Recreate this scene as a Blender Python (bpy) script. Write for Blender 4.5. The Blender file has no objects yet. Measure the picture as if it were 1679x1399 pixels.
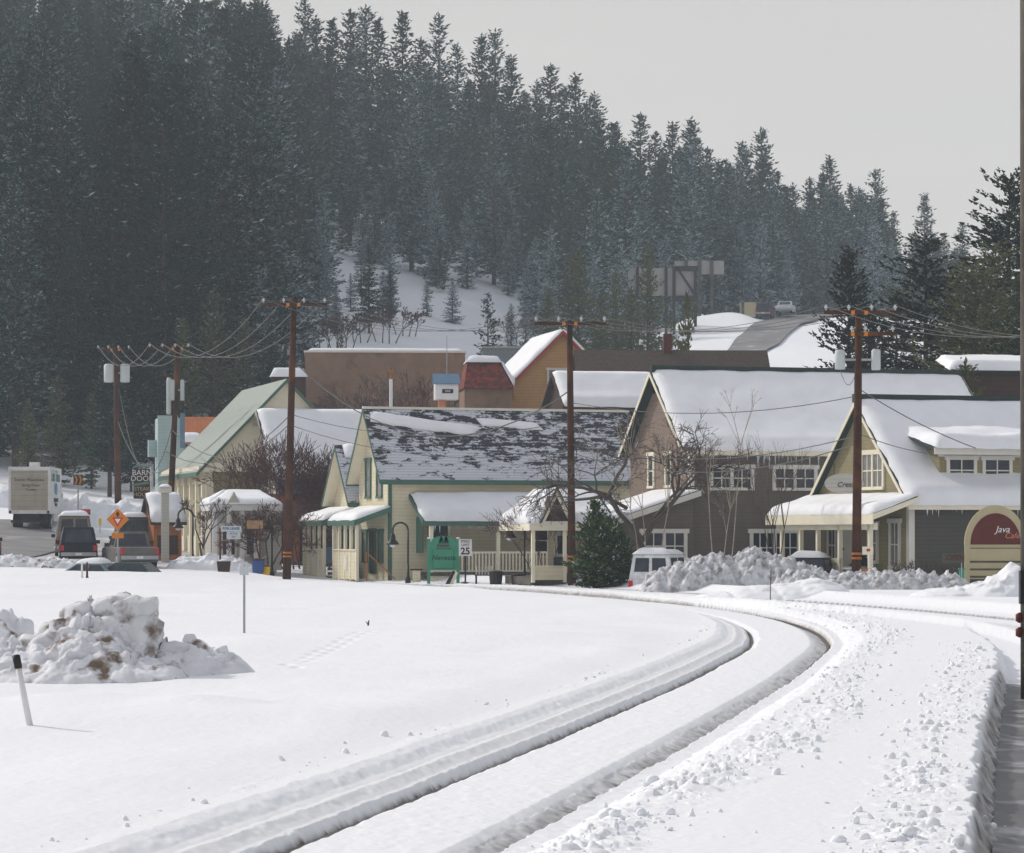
import bpy, math, random
import numpy as np
from mathutils import Vector, Matrix
R = math.radians
F, CX, YH, CH = 5000.0, 839.5, 876.0, 2.2      # focal length (photo px), centre column, horizon row, eye height

# ------------------------------------------------------------------ camera, sky, sun, exposure
scn = bpy.context.scene
col = bpy.data.collections.new("scene"); scn.collection.children.link(col)
cam = bpy.data.cameras.new("camera"); camo = bpy.data.objects.new("camera", cam); col.objects.link(camo)
camo.location = (0, 0, CH); camo.rotation_euler = (R(90), 0, 0)
cam.sensor_width = 36; cam.lens = 36 * F / 1679.0
cam.shift_y = (YH - 699.5) / 1679.0
cam.clip_start = 0.5; cam.clip_end = 6000
scn.camera = camo
SUN_EL, SUN_AZ = R(36), R(145)       # azimuth measured ccw from +X : left and slightly behind the town
sd = Vector((math.cos(SUN_AZ) * math.cos(SUN_EL), math.sin(SUN_AZ) * math.cos(SUN_EL), math.sin(SUN_EL)))
sl = bpy.data.lights.new("sun", 'SUN'); sl.energy = 2.35; sl.angle = R(3.0); sl.color = (1.0, 0.95, 0.87)
so = bpy.data.objects.new("sun", sl); col.objects.link(so)
so.rotation_euler = sd.to_track_quat('Z', 'Y').to_euler()
w = bpy.data.worlds.new("World"); scn.world = w; w.use_nodes = True
nt = w.node_tree; nt.nodes.clear()
wo = nt.nodes.new('ShaderNodeOutputWorld')
sky = nt.nodes.new('ShaderNodeTexSky'); sky.sky_type = 'NISHITA'; sky.sun_disc = False
sky.sun_elevation = SUN_EL; sky.sun_rotation = R(90) - SUN_AZ; sky.dust_density = 3.0
b1 = nt.nodes.new('ShaderNodeBackground'); b1.inputs[1].default_value = 0.14
nt.links.new(sky.outputs[0], b1.inputs[0])
b2 = nt.nodes.new('ShaderNodeBackground'); b2.inputs[0].default_value = (0.70, 0.655, 0.605, 1); b2.inputs[1].default_value = 1.0
mx = nt.nodes.new('ShaderNodeMixShader')
tc = nt.nodes.new('ShaderNodeTexCoord'); sx = nt.nodes.new('ShaderNodeSeparateXYZ'); nt.links.new(tc.outputs['Generated'], sx.inputs[0])
mr = nt.nodes.new('ShaderNodeMapRange'); mr.inputs[1].default_value = 0.12; mr.inputs[2].default_value = 0.75
mr.inputs[3].default_value = 0.94; mr.inputs[4].default_value = 0.36
nt.links.new(sx.outputs['Z'], mr.inputs[0]); nt.links.new(mr.outputs[0], mx.inputs[0])
cn = nt.nodes.new('ShaderNodeTexNoise'); cn.inputs['Scale'].default_value = 2.2; cn.inputs['Detail'].default_value = 4
cm = nt.nodes.new('ShaderNodeMapping'); cm.inputs['Scale'].default_value = (1, 1, 5)
nt.links.new(tc.outputs['Generated'], cm.inputs[0]); nt.links.new(cm.outputs[0], cn.inputs[0])
cr = nt.nodes.new('ShaderNodeMapRange'); cr.inputs[1].default_value = 0.3; cr.inputs[2].default_value = 0.7; cr.inputs[3].default_value = 0.90; cr.inputs[4].default_value = 1.08
nt.links.new(cn.outputs[0], cr.inputs[0]); sg = nt.nodes.new('ShaderNodeMapRange'); sg.inputs[1].default_value = 0.0; sg.inputs[2].default_value = 0.22; sg.inputs[3].default_value = 1.08; sg.inputs[4].default_value = .96; nt.links.new(sx.outputs['Z'], sg.inputs[0])
sz = nt.nodes.new('ShaderNodeMapRange'); sz.inputs[1].default_value = 0.25; sz.inputs[2].default_value = 0.8; sz.inputs[3].default_value = 1.0; sz.inputs[4].default_value = 1.55; nt.links.new(sx.outputs['Z'], sz.inputs[0])
m0 = nt.nodes.new('ShaderNodeMath'); m0.operation = 'MULTIPLY'; nt.links.new(sg.outputs[0], m0.inputs[0]); nt.links.new(sz.outputs[0], m0.inputs[1])
mm = nt.nodes.new('ShaderNodeMath'); mm.operation = 'MULTIPLY'; nt.links.new(cr.outputs[0], mm.inputs[0]); nt.links.new(m0.outputs[0], mm.inputs[1]); nt.links.new(mm.outputs[0], b2.inputs[1])
nt.links.new(b1.outputs[0], mx.inputs[1]); nt.links.new(b2.outputs[0], mx.inputs[2]); nt.links.new(mx.outputs[0], wo.inputs[0])
scn.view_settings.view_transform = 'Standard'; scn.view_settings.look = 'None'
scn.view_settings.exposure = -0.07; scn.view_settings.gamma = 1.0
scn.cycles.use_denoising = True; scn.cycles.max_bounces = 6; scn.cycles.volume_bounces = 1
scn.cycles.transparent_max_bounces = 8; scn.cycles.use_adaptive_sampling = True; scn.cycles.adaptive_threshold = 0.02

# ------------------------------------------------------------------ noise helpers
def _h(ix, iy, s):
    n = (ix.astype(np.int64) * 374761393 + iy.astype(np.int64) * 668265263 + s * 974634777) & 0xffffffff
    n = ((n ^ (n >> 13)) * 1274126177) & 0xffffffff
    return ((n ^ (n >> 16)) & 0xffffff) / float(0xffffff)
def vnoise(x, y, s=0):
    x = np.asarray(x, float); y = np.asarray(y, float)
    ix = np.floor(x); iy = np.floor(y); fx = x - ix; fy = y - iy
    fx = fx * fx * (3 - 2 * fx); fy = fy * fy * (3 - 2 * fy)
    a = _h(ix, iy, s); b = _h(ix + 1, iy, s); c = _h(ix, iy + 1, s); d = _h(ix + 1, iy + 1, s)
    return (a * (1 - fx) + b * fx) * (1 - fy) + (c * (1 - fx) + d * fx) * fy
def fbm(x, y, o=4, s=0):
    t = 0; a = 0.5; n = 0
    for i in range(o):
        t = t + a * vnoise(x, y, s + i); n += a; a *= 0.5; x = x * 2.03 + 11.3; y = y * 2.03 + 5.7
    return t / n
def worley(x, y, s=0):
    x = np.asarray(x, float); y = np.asarray(y, float)
    ix = np.floor(x); iy = np.floor(y); best = np.full(x.shape, 9.0); val = np.zeros(x.shape)
    for i in (-1, 0, 1):
        for j in (-1, 0, 1):
            cx = ix + i; cy = iy + j
            d = (cx + _h(cx, cy, s) - x) ** 2 + (cy + _h(cx, cy, s + 7) - y) ** 2
            v = _h(cx, cy, s + 13); m = d < best
            best = np.where(m, d, best); val = np.where(m, v, val)
    return np.sqrt(best), val
def sstep(a, b, x):
    t = np.clip((x - a) / (b - a), 0, 1); return t * t * (3 - 2 * t)

# ------------------------------------------------------------------ terrain
DS = np.array([0, 100, 130, 140, 150, 165, 185, 215, 250, 300, 330, 360, 400, 480, 600, 800, 1400.])
TP = np.array([-900, 0, 250, 450, 600, 730, 870, 1000, 1150, 1300, 1500, 1700, 2600.])
_L = [0, 0, .2, .35, .7, 1.4, 2.5, 5, 9, 20, 28, 36, 47, 74, 104, 130, 150]
TZ = np.array([_L, _L,
 [0, 0, .2, .3, .5, 1.0, 2.0, 4.5, 9, 19, 26, 33, 45, 70, 92, 100, 104],
 [0, 0, 0, .1, .2, .5, 1.5, 4.5, 9, 19, 25.5, 32, 41, 58, 70, 74, 76],
 [0, 0, 0, 0, 0, .3, 1.2, 5, 10, 19, 23.5, 29, 38, 51, 58, 60, 60],
 [0, 0, 0, 0, 0, 0, 1, 5, 10, 18, 21.5, 26.5, 36, 50, 54, 56, 56],
 [0, 0, 0, 0, 0, 0, 1, 5, 10, 17, 21, 25, 33, 46, 50, 52, 52],
 [0, 0, 0, 0, 0, 0, 1, 5, 9, 17, 21, 25, 31, 40, 46, 47, 47],
 [0, 0, 0, 0, 0, 0, 1, 4, 12, 18.5, 22.7, 26.8, 29.5, 36, 42, 43, 43],
 [0, 0, 0, 0, 0, 0, 1, 5, 12.5, 19.5, 23.8, 27.6, 29.5, 34, 40, 41, 41],
 [0, 0, 0, 0, 0, 0, 1, 5, 12.5, 19.5, 23.8, 27.6, 29.5, 34, 39, 40, 40],
 [0, 0, 0, 0, 0, 0, 1, 5, 12, 18, 22, 26, 29, 34, 38, 39, 39],
 [0, 0, 0, 0, 0, 0, 1, 5, 12, 18, 22, 26, 29, 34, 38, 39, 39.]])
def table(px, d):
    i = np.clip(np.searchsorted(TP, px) - 1, 0, len(TP) - 2); j = np.clip(np.searchsorted(DS, d) - 1, 0, len(DS) - 2)
    fx = np.clip((px - TP[i]) / (TP[i + 1] - TP[i]), 0, 1); fy = np.clip((d - DS[j]) / (DS[j + 1] - DS[j]), 0, 1)
    return (TZ[i, j] * (1 - fx) + TZ[i + 1, j] * fx) * (1 - fy) + (TZ[i, j + 1] * (1 - fx) + TZ[i + 1, j + 1] * fx) * fy
def terrain(x, d):
    px = CX + F * x / np.maximum(d, 90); z = 0
    for a, b, k in ((0, 0, .2), (30, 0, .15), (-30, 0, .15), (0, 4, .15), (0, -4, .15), (22, 3, .1), (-22, -3, .1)):
        z = z + k * table(px + a, d + b * np.clip((d - 100) / 60, 0, 2))
    far = sstep(190, 280, d)
    z = z + far * 1.6 * (fbm(x / 18, d / 18, 3, 5) - .5)
    # snow mound by the hill road
    z = z + 1.7 * np.exp(-((x - (1165 - CX) / F * 352) / 5.2) ** 4 - ((d - 352) / 9) ** 2)
    return z
C1 = np.array([(-60, -11), (8, -3.75), (23.5, -0.79), (35, 1.25), (48.8, 3.6), (64.7, 5.95), (75, 6.7), (84, 6.8), (92, 6.35), (100, 5.4), (112, 3.0), (125, -.6), (140, -6.5), (160, -16), (200, -38)])
C2 = np.array([(-60, 20), (20, 15.5), (60, 13.9), (74.3, 12.75), (85.9, 11.3), (98.2, 9.0), (113.4, 5.6), (128, 1.4), (145, -6.0), (165, -16), (200, -36)])
ED = np.array([(-60, -6), (8, 1.1), (21, 3.12), (34, 5.22), (49, 7.78), (57, 9.08), (63, 9.9), (68, 10.3), (73, 10.6), (78, 11.6), (200, 60)])
def smooth_curve(P):
    ys = np.arange(P[0, 0], P[-1, 0] + .01, 0.5); xs = np.interp(ys, P[:, 0], P[:, 1])
    k = np.hanning(29); k /= k.sum(); xp = np.pad(xs, 14, mode='reflect', reflect_type='odd')
    return ys, np.convolve(xp, k, 'valid')
CV1, CV2, CVE = smooth_curve(C1), smooth_curve(C2), smooth_curve(ED)
def offs(cv, x, d):
    c = np.interp(d, cv[0], cv[1]); g = np.interp(d, cv[0], np.gradient(cv[1], cv[0]))
    return (x - c) / np.sqrt(1 + g * g)
PS = np.array([-9, -1.9, -1.65, -1.52, -1.38, -1.28, -1.19, -1.10, -1.02, -.96, -.90, -.85, -.78, -.66, 0, .44, .62, .80, .88, .94, 1.15, 1.32, 1.55, 2.5, 9])
PZ = np.array([0, .02, .03, .0, -.062, -.078, -.066, -.10, -.122, -.122, -.19, -.26, -.21, -.15, -.14, -.145, -.22, -.275, -.25, -.12, -.14, -.07, .005, .03, 0])
def ground_z(x, d, detail=True):
    x = np.asarray(x, float); d = np.asarray(d, float)
    z = terrain(x, d)
    near = 1 - sstep(150, 175, d)
    s1 = offs(CV1, x, d); s2 = offs(CV2, x, d); e = offs(CVE, x, d)
    wob = .05 * (fbm(x * 1.5, d * .5, 2, 9) - .5)
    if detail:
        wob = wob + (1 - sstep(65, 100, d)) * .07 * (fbm(x * 9, d * 4, 2, 21) - .5)
    z = z + near * np.interp(s1 + wob * (np.abs(s1) > .55), PS, PZ)
    p2 = np.interp(s2 + wob, [-9, -2.4, -1.9, -1.2, -.8, -.72, -.6, .6, .72, .8, 1.5, 2.2, 3, 9], [0, .0, .16, .03, -.02, -.11, -.02, -.02, -.11, 0, .05, .3, .25, .25])
    z = z + near * p2
    # plowed road at the right edge, below the snow bank
    drop = (1 - sstep(60, 75, d))
    z = z - drop * .32 * sstep(-.04, .20, e + wob * 1.8 + (.12 * (fbm(x * 2.2, d * 1.4, 3, 66) - .5)))
    # broad drifts
    q = sstep(-1.7, -3.2, s1) * near
    z = z + q * (.30 * (fbm(x / 5, d / 7, 3, 31) - .5) + .16 * np.exp(-((x + 5.6) / 1.3) ** 2 - ((d - 39.5) / 1.2) ** 2) + .10 * np.exp(-((x + 3.9) / .8) ** 2 - ((d - 38.5) / .9) ** 2) + .28 * (fbm(x / 14, d / 20, 2, 35) - .4))
    if detail:
        z = z + q * (.030 * (fbm(x * .9 + d * .25, d * .55 - x * .2, 4, 81) - .5) + .012 * (fbm(x * 4, d * 1.6, 3, 83) - .5))
        b1 = np.exp(-((s1 - (1.9 + .25 * np.sin(d * .21))) / .38) ** 2) * (1 - sstep(66, 88, d)) * (.25 + 1.5 * np.clip(fbm(x * .9, d * .35, 3, 44) - .25, 0, 1))
        b2 = np.exp(-((e + .45) / .40) ** 2) * (1 - sstep(54, 66, d)) * .62 * (.2 + 1.5 * np.clip(fbm(x * 1.1, d * .5, 3, 46) - .25, 0, 1))
        b3 = np.exp(-((s1 + 1.9) / .22) ** 2) * .4 * np.clip(fbm(x * 1.3, d * .6, 3, 45) * 3 - 1.5, 0, 1)
        b4 = np.exp(-((s1 - 2.3) / .8) ** 2) * sstep(66, 82, d) * near * .5
        lump = 0
        for k, (f, a, th) in enumerate(((4.2, .12, .74), (7.5, .085, .62), (15, .045, .5))):
            dd, v = worley(x * f + 1.5 * vnoise(x * 3, d * 3, 60 + k), d * f * .8, 40 + k * 3)
            lump = lump + a * np.clip((v - th) / (1 - th), 0, 1) * np.clip(1.5 - dd * 2.6, 0, 1) ** .45
        z = z + (b1 + b2 + b3 + b4) * lump * .75 + b1 * .05 * fbm(x * 2, d * 2, 3, 51)
        rgh = np.exp(-((s1 - 1.35) / .5) ** 2) * near
        z = z + rgh * .045 * (fbm(x * 7, d * 7, 3, 55) - .3)
        mid = (np.abs(s1) < .7) * near
        z = z + mid * .018 * (fbm(x * 8, d * 5, 3, 57) - .5)
        z = z + near * .006 * (fbm(x * 12, d * 8, 2, 58) - .5)
        # animal footprints across the snow field
        for t in np.linspace(0, 1, 26):
            fx = (470 + 130 * t - CX) / F; fy = CH * F / ((1103 - 60 * t ** .8) - YH)
            m = (np.abs(d - fy) < .6)
            if m.any():
                gx = fx * fy + (.12 if int(t * 25) % 2 else -.12)
                z = z - m * .07 * np.exp(-((x - gx) / .08) ** 2 - ((d - fy) / .16) ** 2)
    return z
def gz(x, d): return float(ground_z(np.array([x]), np.array([d]), False)[0])
def X(px, d): return (px - CX) / F * d
def Z(py, d): return CH + (YH - py) * d / F
def G(px, d): x = X(px, d); return Vector((x, d, gz(x, d)))

# ------------------------------------------------------------------ tagging and mesh helpers
def tag(o, label=None, cat=None, group=None, kind=None):
    if label: o["label"] = label
    if cat: o["category"] = cat
    if group: o["group"] = group
    if kind: o["kind"] = kind
    return o
def empty(name, loc=(0, 0, 0), rz=0, label=None, cat=None, group=None):
    o = bpy.data.objects.new(name, None); col.objects.link(o); o.empty_display_size = .3
    o.location = loc; o.rotation_euler = (0, 0, rz)
    return tag(o, label, cat, group)
def np_mesh(name, v, f, mats, mi=None, smooth=False, k=None):
    """v Nx3, f MxK int array"""
    me = bpy.data.meshes.new(name); v = np.asarray(v, np.float32); f = np.asarray(f, np.int32); k = f.shape[1]
    me.vertices.add(len(v)); me.vertices.foreach_set('co', v.ravel())
    me.loops.add(f.size); me.loops.foreach_set('vertex_index', f.ravel())
    me.polygons.add(len(f)); me.polygons.foreach_set('loop_start', np.arange(0, f.size, k, dtype=np.int32))
    if mi is not None: me.polygons.foreach_set('material_index', np.asarray(mi, np.int32))
    for m in mats: me.materials.append(m)
    me.update(calc_edges=True)
    me.polygons.foreach_set('use_smooth', np.full(len(f), smooth))
    return me
def link(name, me, parent=None, loc=None):
    o = bpy.data.objects.new(name, me); col.objects.link(o)
    if parent: o.parent = parent
    if loc is not None: o.location = loc
    return o
class MB:
    def __init__(s): s.v = []; s.f = []; s.m = []; s.sm = []; s.mi = 0; s.smooth = False
    def add(s, vs, fs):
        n = len(s.v); s.v += [tuple(p) for p in vs]
        for f in fs: s.f.append([n + i for i in f]); s.m.append(s.mi); s.sm.append(s.smooth)
        return s
    def box(s, x0, x1, y0, y1, z0, z1, M=None):
        vs = [Vector((x, y, z)) for z in (z0, z1) for x, y in ((x0, y0), (x1, y0), (x1, y1), (x0, y1))]
        if M is not None: vs = [M @ p for p in vs]
        return s.add(vs, [(3, 2, 1, 0), (4, 5, 6, 7), (0, 1, 5, 4), (1, 2, 6, 5), (2, 3, 7, 6), (3, 0, 4, 7)])
    def prism(s, pts, ext):
        """pts: planar polygon (Vectors), extruded by vector ext"""
        n = len(pts); a = [Vector(p) for p in pts]; b = [p + Vector(ext) for p in a]
        return s.add(a + b, [tuple(range(n))[::-1], tuple(range(n, 2 * n))] + [(i, (i + 1) % n, n + (i + 1) % n, n + i) for i in range(n)])
    def tube(s, p, q, r0, r1=None, n=8, cap=True):
        r1 = r0 if r1 is None else r1; p = Vector(p); q = Vector(q); d = (q - p)
        if d.length < 1e-6: return s
        d.normalize(); u = d.orthogonal().normalized(); w_ = d.cross(u)
        vs = [p + (u * math.cos(2 * math.pi * i / n) + w_ * math.sin(2 * math.pi * i / n)) * r0 for i in range(n)] + \
             [q + (u * math.cos(2 * math.pi * i / n) + w_ * math.sin(2 * math.pi * i / n)) * r1 for i in range(n)]
        fs = [(i, (i + 1) % n, n + (i + 1) % n, n + i) for i in range(n)]
        if cap: fs += [tuple(range(n))[::-1], tuple(range(n, 2 * n))]
        return s.add(vs, fs)
    def path(s, pts, r, n=6):
        for a, b in zip(pts[:-1], pts[1:]): s.tube(a, b, r, r, n)
        return s
    def lathe(s, c, prof, n=14):
        c = Vector(c); vs = []; fs = []
        for r, z in prof: vs += [c + Vector((r * math.cos(2 * math.pi * i / n), r * math.sin(2 * math.pi * i / n), z)) for i in range(n)]
        for k in range(len(prof) - 1):
            for i in range(n): j = (i + 1) % n; fs.append((k * n + i, k * n + j, (k + 1) * n + j, (k + 1) * n + i))
        fs += [tuple(range(n))[::-1], tuple(range((len(prof) - 1) * n, len(prof) * n))]
        return s.add(vs, fs)
    def build(s, name, mats, parent=None, bevel=0):
        if not isinstance(mats, (list, tuple)): mats = [mats]
        me = bpy.data.meshes.new(name); me.from_pydata([tuple(p) for p in s.v], [], s.f)
        for m in mats: me.materials.append(m)
        me.polygons.foreach_set('material_index', s.m); me.polygons.foreach_set('use_smooth', s.sm); me.update()
        o = link(name, me, parent)
        if bevel:
            b = o.modifiers.new('bevel', 'BEVEL'); b.width = bevel; b.segments = 2; b.limit_method = 'ANGLE'
        return o
def box_part(name, mat, parent, *a, bevel=0): return MB().box(*a).build(name, mat, parent, bevel)

# ------------------------------------------------------------------ materials
def mat(name, c, rough=.7, var=.12, vs=2.0, bump=0, bs=30, siding=0, metal=0, c2=None, c2s=3.0, c2t=(.5, .6), rand=0, spec=.3, axis='Z'):
    m = bpy.data.materials.new(name); m.use_nodes = True; n = m.node_tree.nodes; L = m.node_tree.links
    p = n['Principled BSDF']; p.inputs['Roughness'].default_value = rough; p.inputs['Metallic'].default_value = metal
    p.inputs['Specular IOR Level'].default_value = spec
    t = n.new('ShaderNodeTexCoord'); src = t.outputs['Object']
    nz = n.new('ShaderNodeTexNoise'); nz.inputs['Scale'].default_value = vs; nz.inputs['Detail'].default_value = 5; L.new(src, nz.inputs[0])
    r_ = n.new('ShaderNodeMapRange'); r_.inputs[1].default_value = .3; r_.inputs[2].default_value = .7; r_.inputs[3].default_value = 1 - var; r_.inputs[4].default_value = 1 + var
    L.new(nz.outputs[0], r_.inputs[0])
    mul = n.new('ShaderNodeMix'); mul.data_type = 'RGBA'; mul.blend_type = 'MULTIPLY'; mul.inputs[0].default_value = 1
    mul.inputs[6].default_value = (*c, 1); L.new(r_.outputs[0], mul.inputs[7]); out = mul.outputs[2]
    if c2:
        z2 = n.new('ShaderNodeTexNoise'); z2.inputs['Scale'].default_value = c2s; z2.inputs['Detail'].default_value = 6; L.new(src, z2.inputs[0])
        r2 = n.new('ShaderNodeMapRange'); r2.inputs[1].default_value = c2t[0]; r2.inputs[2].default_value = c2t[1]; L.new(z2.outputs[0], r2.inputs[0])
        m2 = n.new('ShaderNodeMix'); m2.data_type = 'RGBA'; L.new(r2.outputs[0], m2.inputs[0]); L.new(out, m2.inputs[6]); m2.inputs[7].default_value = (*c2, 1); out = m2.outputs[2]
    if rand:
        oi = n.new('ShaderNodeObjectInfo'); r3 = n.new('ShaderNodeMapRange'); r3.inputs[3].default_value = 1 - rand; r3.inputs[4].default_value = 1 + rand
        L.new(oi.outputs['Random'], r3.inputs[0]); m3 = n.new('ShaderNodeMix'); m3.data_type = 'RGBA'; m3.blend_type = 'MULTIPLY'; m3.inputs[0].default_value = 1
        L.new(out, m3.inputs[6]); L.new(r3.outputs[0], m3.inputs[7]); out = m3.outputs[2]
    hgt = None
    if siding:
        sp = n.new('ShaderNodeSeparateXYZ'); L.new(src, sp.inputs[0])
        dv = n.new('ShaderNodeMath'); dv.operation = 'DIVIDE'; dv.inputs[1].default_value = siding; L.new(sp.outputs[axis], dv.inputs[0])
        fr = n.new('ShaderNodeMath'); fr.operation = 'FRACT'; L.new(dv.outputs[0], fr.inputs[0]); hgt = fr.outputs[0]
        r4 = n.new('ShaderNodeMapRange'); r4.inputs[1].default_value = 0; r4.inputs[2].default_value = .16; r4.inputs[3].default_value = .72; r4.inputs[4].default_value = 1; L.new(fr.outputs[0], r4.inputs[0])
        m4 = n.new('ShaderNodeMix'); m4.data_type = 'RGBA'; m4.blend_type = 'MULTIPLY'; m4.inputs[0].default_value = 1
        L.new(out, m4.inputs[6]); L.new(r4.outputs[0], m4.inputs[7]); out = m4.outputs[2]
    L.new(out, p.inputs['Base Color'])
    if bump or siding:
        bp = n.new('ShaderNodeBump'); bp.inputs['Strength'].default_value = bump or .5; bp.inputs['Distance'].default_value = .02
        if siding: L.new(hgt, bp.inputs['Height'])
        else:
            z5 = n.new('ShaderNodeTexNoise'); z5.inputs['Scale'].default_value = bs; z5.inputs['Detail'].default_value = 4; L.new(src, z5.inputs[0]); L.new(z5.outputs[0], bp.inputs['Height'])
        L.new(bp.outputs[0], p.inputs['Normal'])
    return m
SNOWC = (.84, .86, .90)
M = {}
M['snow'] = mat('snow', SNOWC, .75, .035, 1.2, bump=.4, bs=5, spec=.2)
M['dirty'] = mat('dirty_snow', (.74, .75, .79), .85, .12, 3, bump=.6, bs=9, c2=(.20, .155, .12), c2s=2.6, c2t=(.55, .66), spec=.1)
M['ice'] = mat('dirty_ice', (.70, .71, .74), .8, .12, 3, bump=.8, bs=7, c2=(.17, .13, .10), c2s=2.4, c2t=(.50, .64), spec=.1)
M['grubby'] = mat('grey_plowed_snow', (.60, .61, .64), .85, .25, 4, bump=.6, bs=9, c2=(.30, .29, .29), c2s=3.5, c2t=(.50, .66), spec=.1)
M['cream'] = mat('cream_siding', (.70, .635, .46), .7, .06, siding=.17)
M['creamside'] = M['cream']
M['creamtrim'] = mat('cream_trim', (.78, .73, .58), .6, .05)
M['greentrim'] = mat('green_trim', (.065, .145, .115), .6, .1)
M['taupe'] = mat('taupe_siding', (.145, .125, .105), .8, .08, siding=.16)
M['taupegable'] = mat('brown_shingle_gable', (.215, .16, .13), .8, .12, 6, siding=.22)
M['whitetrim'] = mat('white_trim', (.68, .66, .60), .6, .06)
M['olive'] = mat('olive_siding', (.27, .235, .135), .8, .07, siding=.17)
M['charcoal'] = mat('charcoal_siding', (.085, .082, .07), .8, .07, siding=.17)
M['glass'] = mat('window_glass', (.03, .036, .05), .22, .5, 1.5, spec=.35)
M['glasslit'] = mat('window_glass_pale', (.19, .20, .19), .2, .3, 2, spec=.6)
M['darkroof'] = mat('dark_roof', (.028, .045, .042), .85, .2, 4)
M['brownroof'] = mat('brown_shake_roof', (.085, .062, .052), .9, .25, 5, siding=.3, axis='Z')
M['greenroof'] = mat('green_metal_roof', (.25, .30, .27), .5, .06, siding=.45, axis='Y')
M['orange_roof'] = mat('orange_roof', (.44, .14, .05), .8, .12, siding=.3, axis='X')
M['stucco'] = mat('brown_stucco', (.25, .165, .115), .9, .16, 1.2, c2=(.13, .06, .04), c2s=.7, c2t=(.56, .75))
M['tan'] = mat('tan_siding', (.52, .30, .13), .8, .06, siding=.2)
M['redtrim'] = mat('red_trim', (.42, .05, .035), .7, .1)
M['redtile'] = mat('rusty_red_roof', (.24, .045, .022), .85, .3, 6, c2=(.10, .03, .03), c2s=2.5, c2t=(.42, .58))
M['wood'] = mat('pole_wood', (.062, .028, .018), .9, .35, 1.2, bump=.4, bs=14, c2=(.17, .065, .02), c2s=.9, c2t=(.52, .75), spec=.1)
M['woodgrey'] = mat('grey_weathered_wood', (.10, .09, .078), .9, .3, 1.5, bump=.5, bs=12, c2=(.04, .04, .035), c2s=1.2, c2t=(.5, .7))
M['orange'] = mat('orange_paint', (.62, .20, .015), .6, .08)
M['band'] = mat('worn_orange_band', (.36, .12, .015), .7, .4, 6)
M['yellow'] = mat('yellow_paint', (.80, .50, .02), .6, .06)
M['black'] = mat('black_metal', (.018, .018, .02), .5, .1)
M['wire'] = mat('wire_metal', (.12, .12, .12), .6, .05)
M['steel'] = mat('galvanised_steel', (.36, .37, .39), .45, .12, metal=.3)
M['rail'] = mat('rail_steel', (.10, .085, .07), .5, .2, metal=.5)
M['greysteel'] = mat('transformer_grey', (.52, .56, .57), .45, .06)
M['white'] = mat('white_paint', (.72, .72, .72), .5, .05)
M['offwhite'] = mat('off_white_siding', (.50, .48, .44), .7, .05, siding=.17)
M['paleblue'] = mat('pale_blue_siding', (.40, .52, .54), .7, .05, siding=.2)
M['bluetrim'] = mat('blue_trim', (.13, .22, .33), .6, .05)
M['signgreen'] = mat('green_sign_paint', (.05, .27, .17), .5, .1)
M['signdark'] = mat('dark_green_paint', (.01, .06, .045), .5, .1)
M['darkbrown'] = mat('dark_brown_boards', (.06, .035, .028), .85, .2, siding=.25)
M['brownwood'] = mat('orange_brown_boards', (.40, .15, .05), .8, .2, 3)
M['red'] = mat('red_paint', (.5, .02, .02), .5, .05)
M['maroon'] = mat('maroon_paint', (.10, .018, .012), .6, .15)
M['teal'] = mat('teal_siding', (.12, .22, .20), .7, .1)
M['blue'] = mat('blue_paint', (.04, .10, .30), .5, .1)
M['salmon'] = mat('salmon_post', (.55, .22, .14), .7, .1)
M['rubber'] = mat('rubber', (.02, .02, .02), .9, .2)
M['boardtan'] = mat('tan_board', (.44, .385, .24), .7, .05)
M['billboard'] = mat('billboard_back', (.36, .345, .335), .8, .08)
M['asphalt'] = mat('wet_plowed_asphalt', (.13, .13, .135), .55, .2, 1.2, bump=.4, bs=8, c2=(.40, .41, .43), c2s=1.1, c2t=(.52, .68))
M['hillroad'] = mat('hill_road_asphalt', (.21, .205, .21), .7, .15, .5, c2=(.42, .42, .43), c2s=.5, c2t=(.58, .75))
M['bark'] = mat('bark', (.07, .052, .045), .9, .25, 3)
M['barkgrey'] = mat('grey_bark', (.10, .078, .068), .9, .2, 3)
M['barkpale'] = mat('pale_aspen_bark', (.36, .31, .25), .8, .2, 5)
M['barkred'] = mat('reddish_twigs', (.10, .05, .045), .9, .2, 3)
M['trunk'] = mat('pine_trunk', (.055, .042, .036), .95, .2, 2)
M['needle'] = mat('dark_pine_needles', (.014, .034, .020), .9, .35, .35, c2=(.050, .050, .020), c2s=.22, c2t=(.48, .66), rand=.55, spec=.1)
M['needle2'] = mat('olive_pine_needles', (.105, .115, .045), .9, .3, .5, rand=.2, spec=.1)
M['needleg'] = mat('green_pine_needles', (.04, .075, .025), .9, .35, 2, c2=(.15, .17, .045), c2s=2.2, c2t=(.5, .66), spec=.1)
M['frost'] = mat('frosted_needles', (.15, .22, .23), .9, .35, 2, spec=.1)
M['flake'] = mat('snow_on_needles', (.48, .54, .60), .8, .1, 2, spec=.1)

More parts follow.
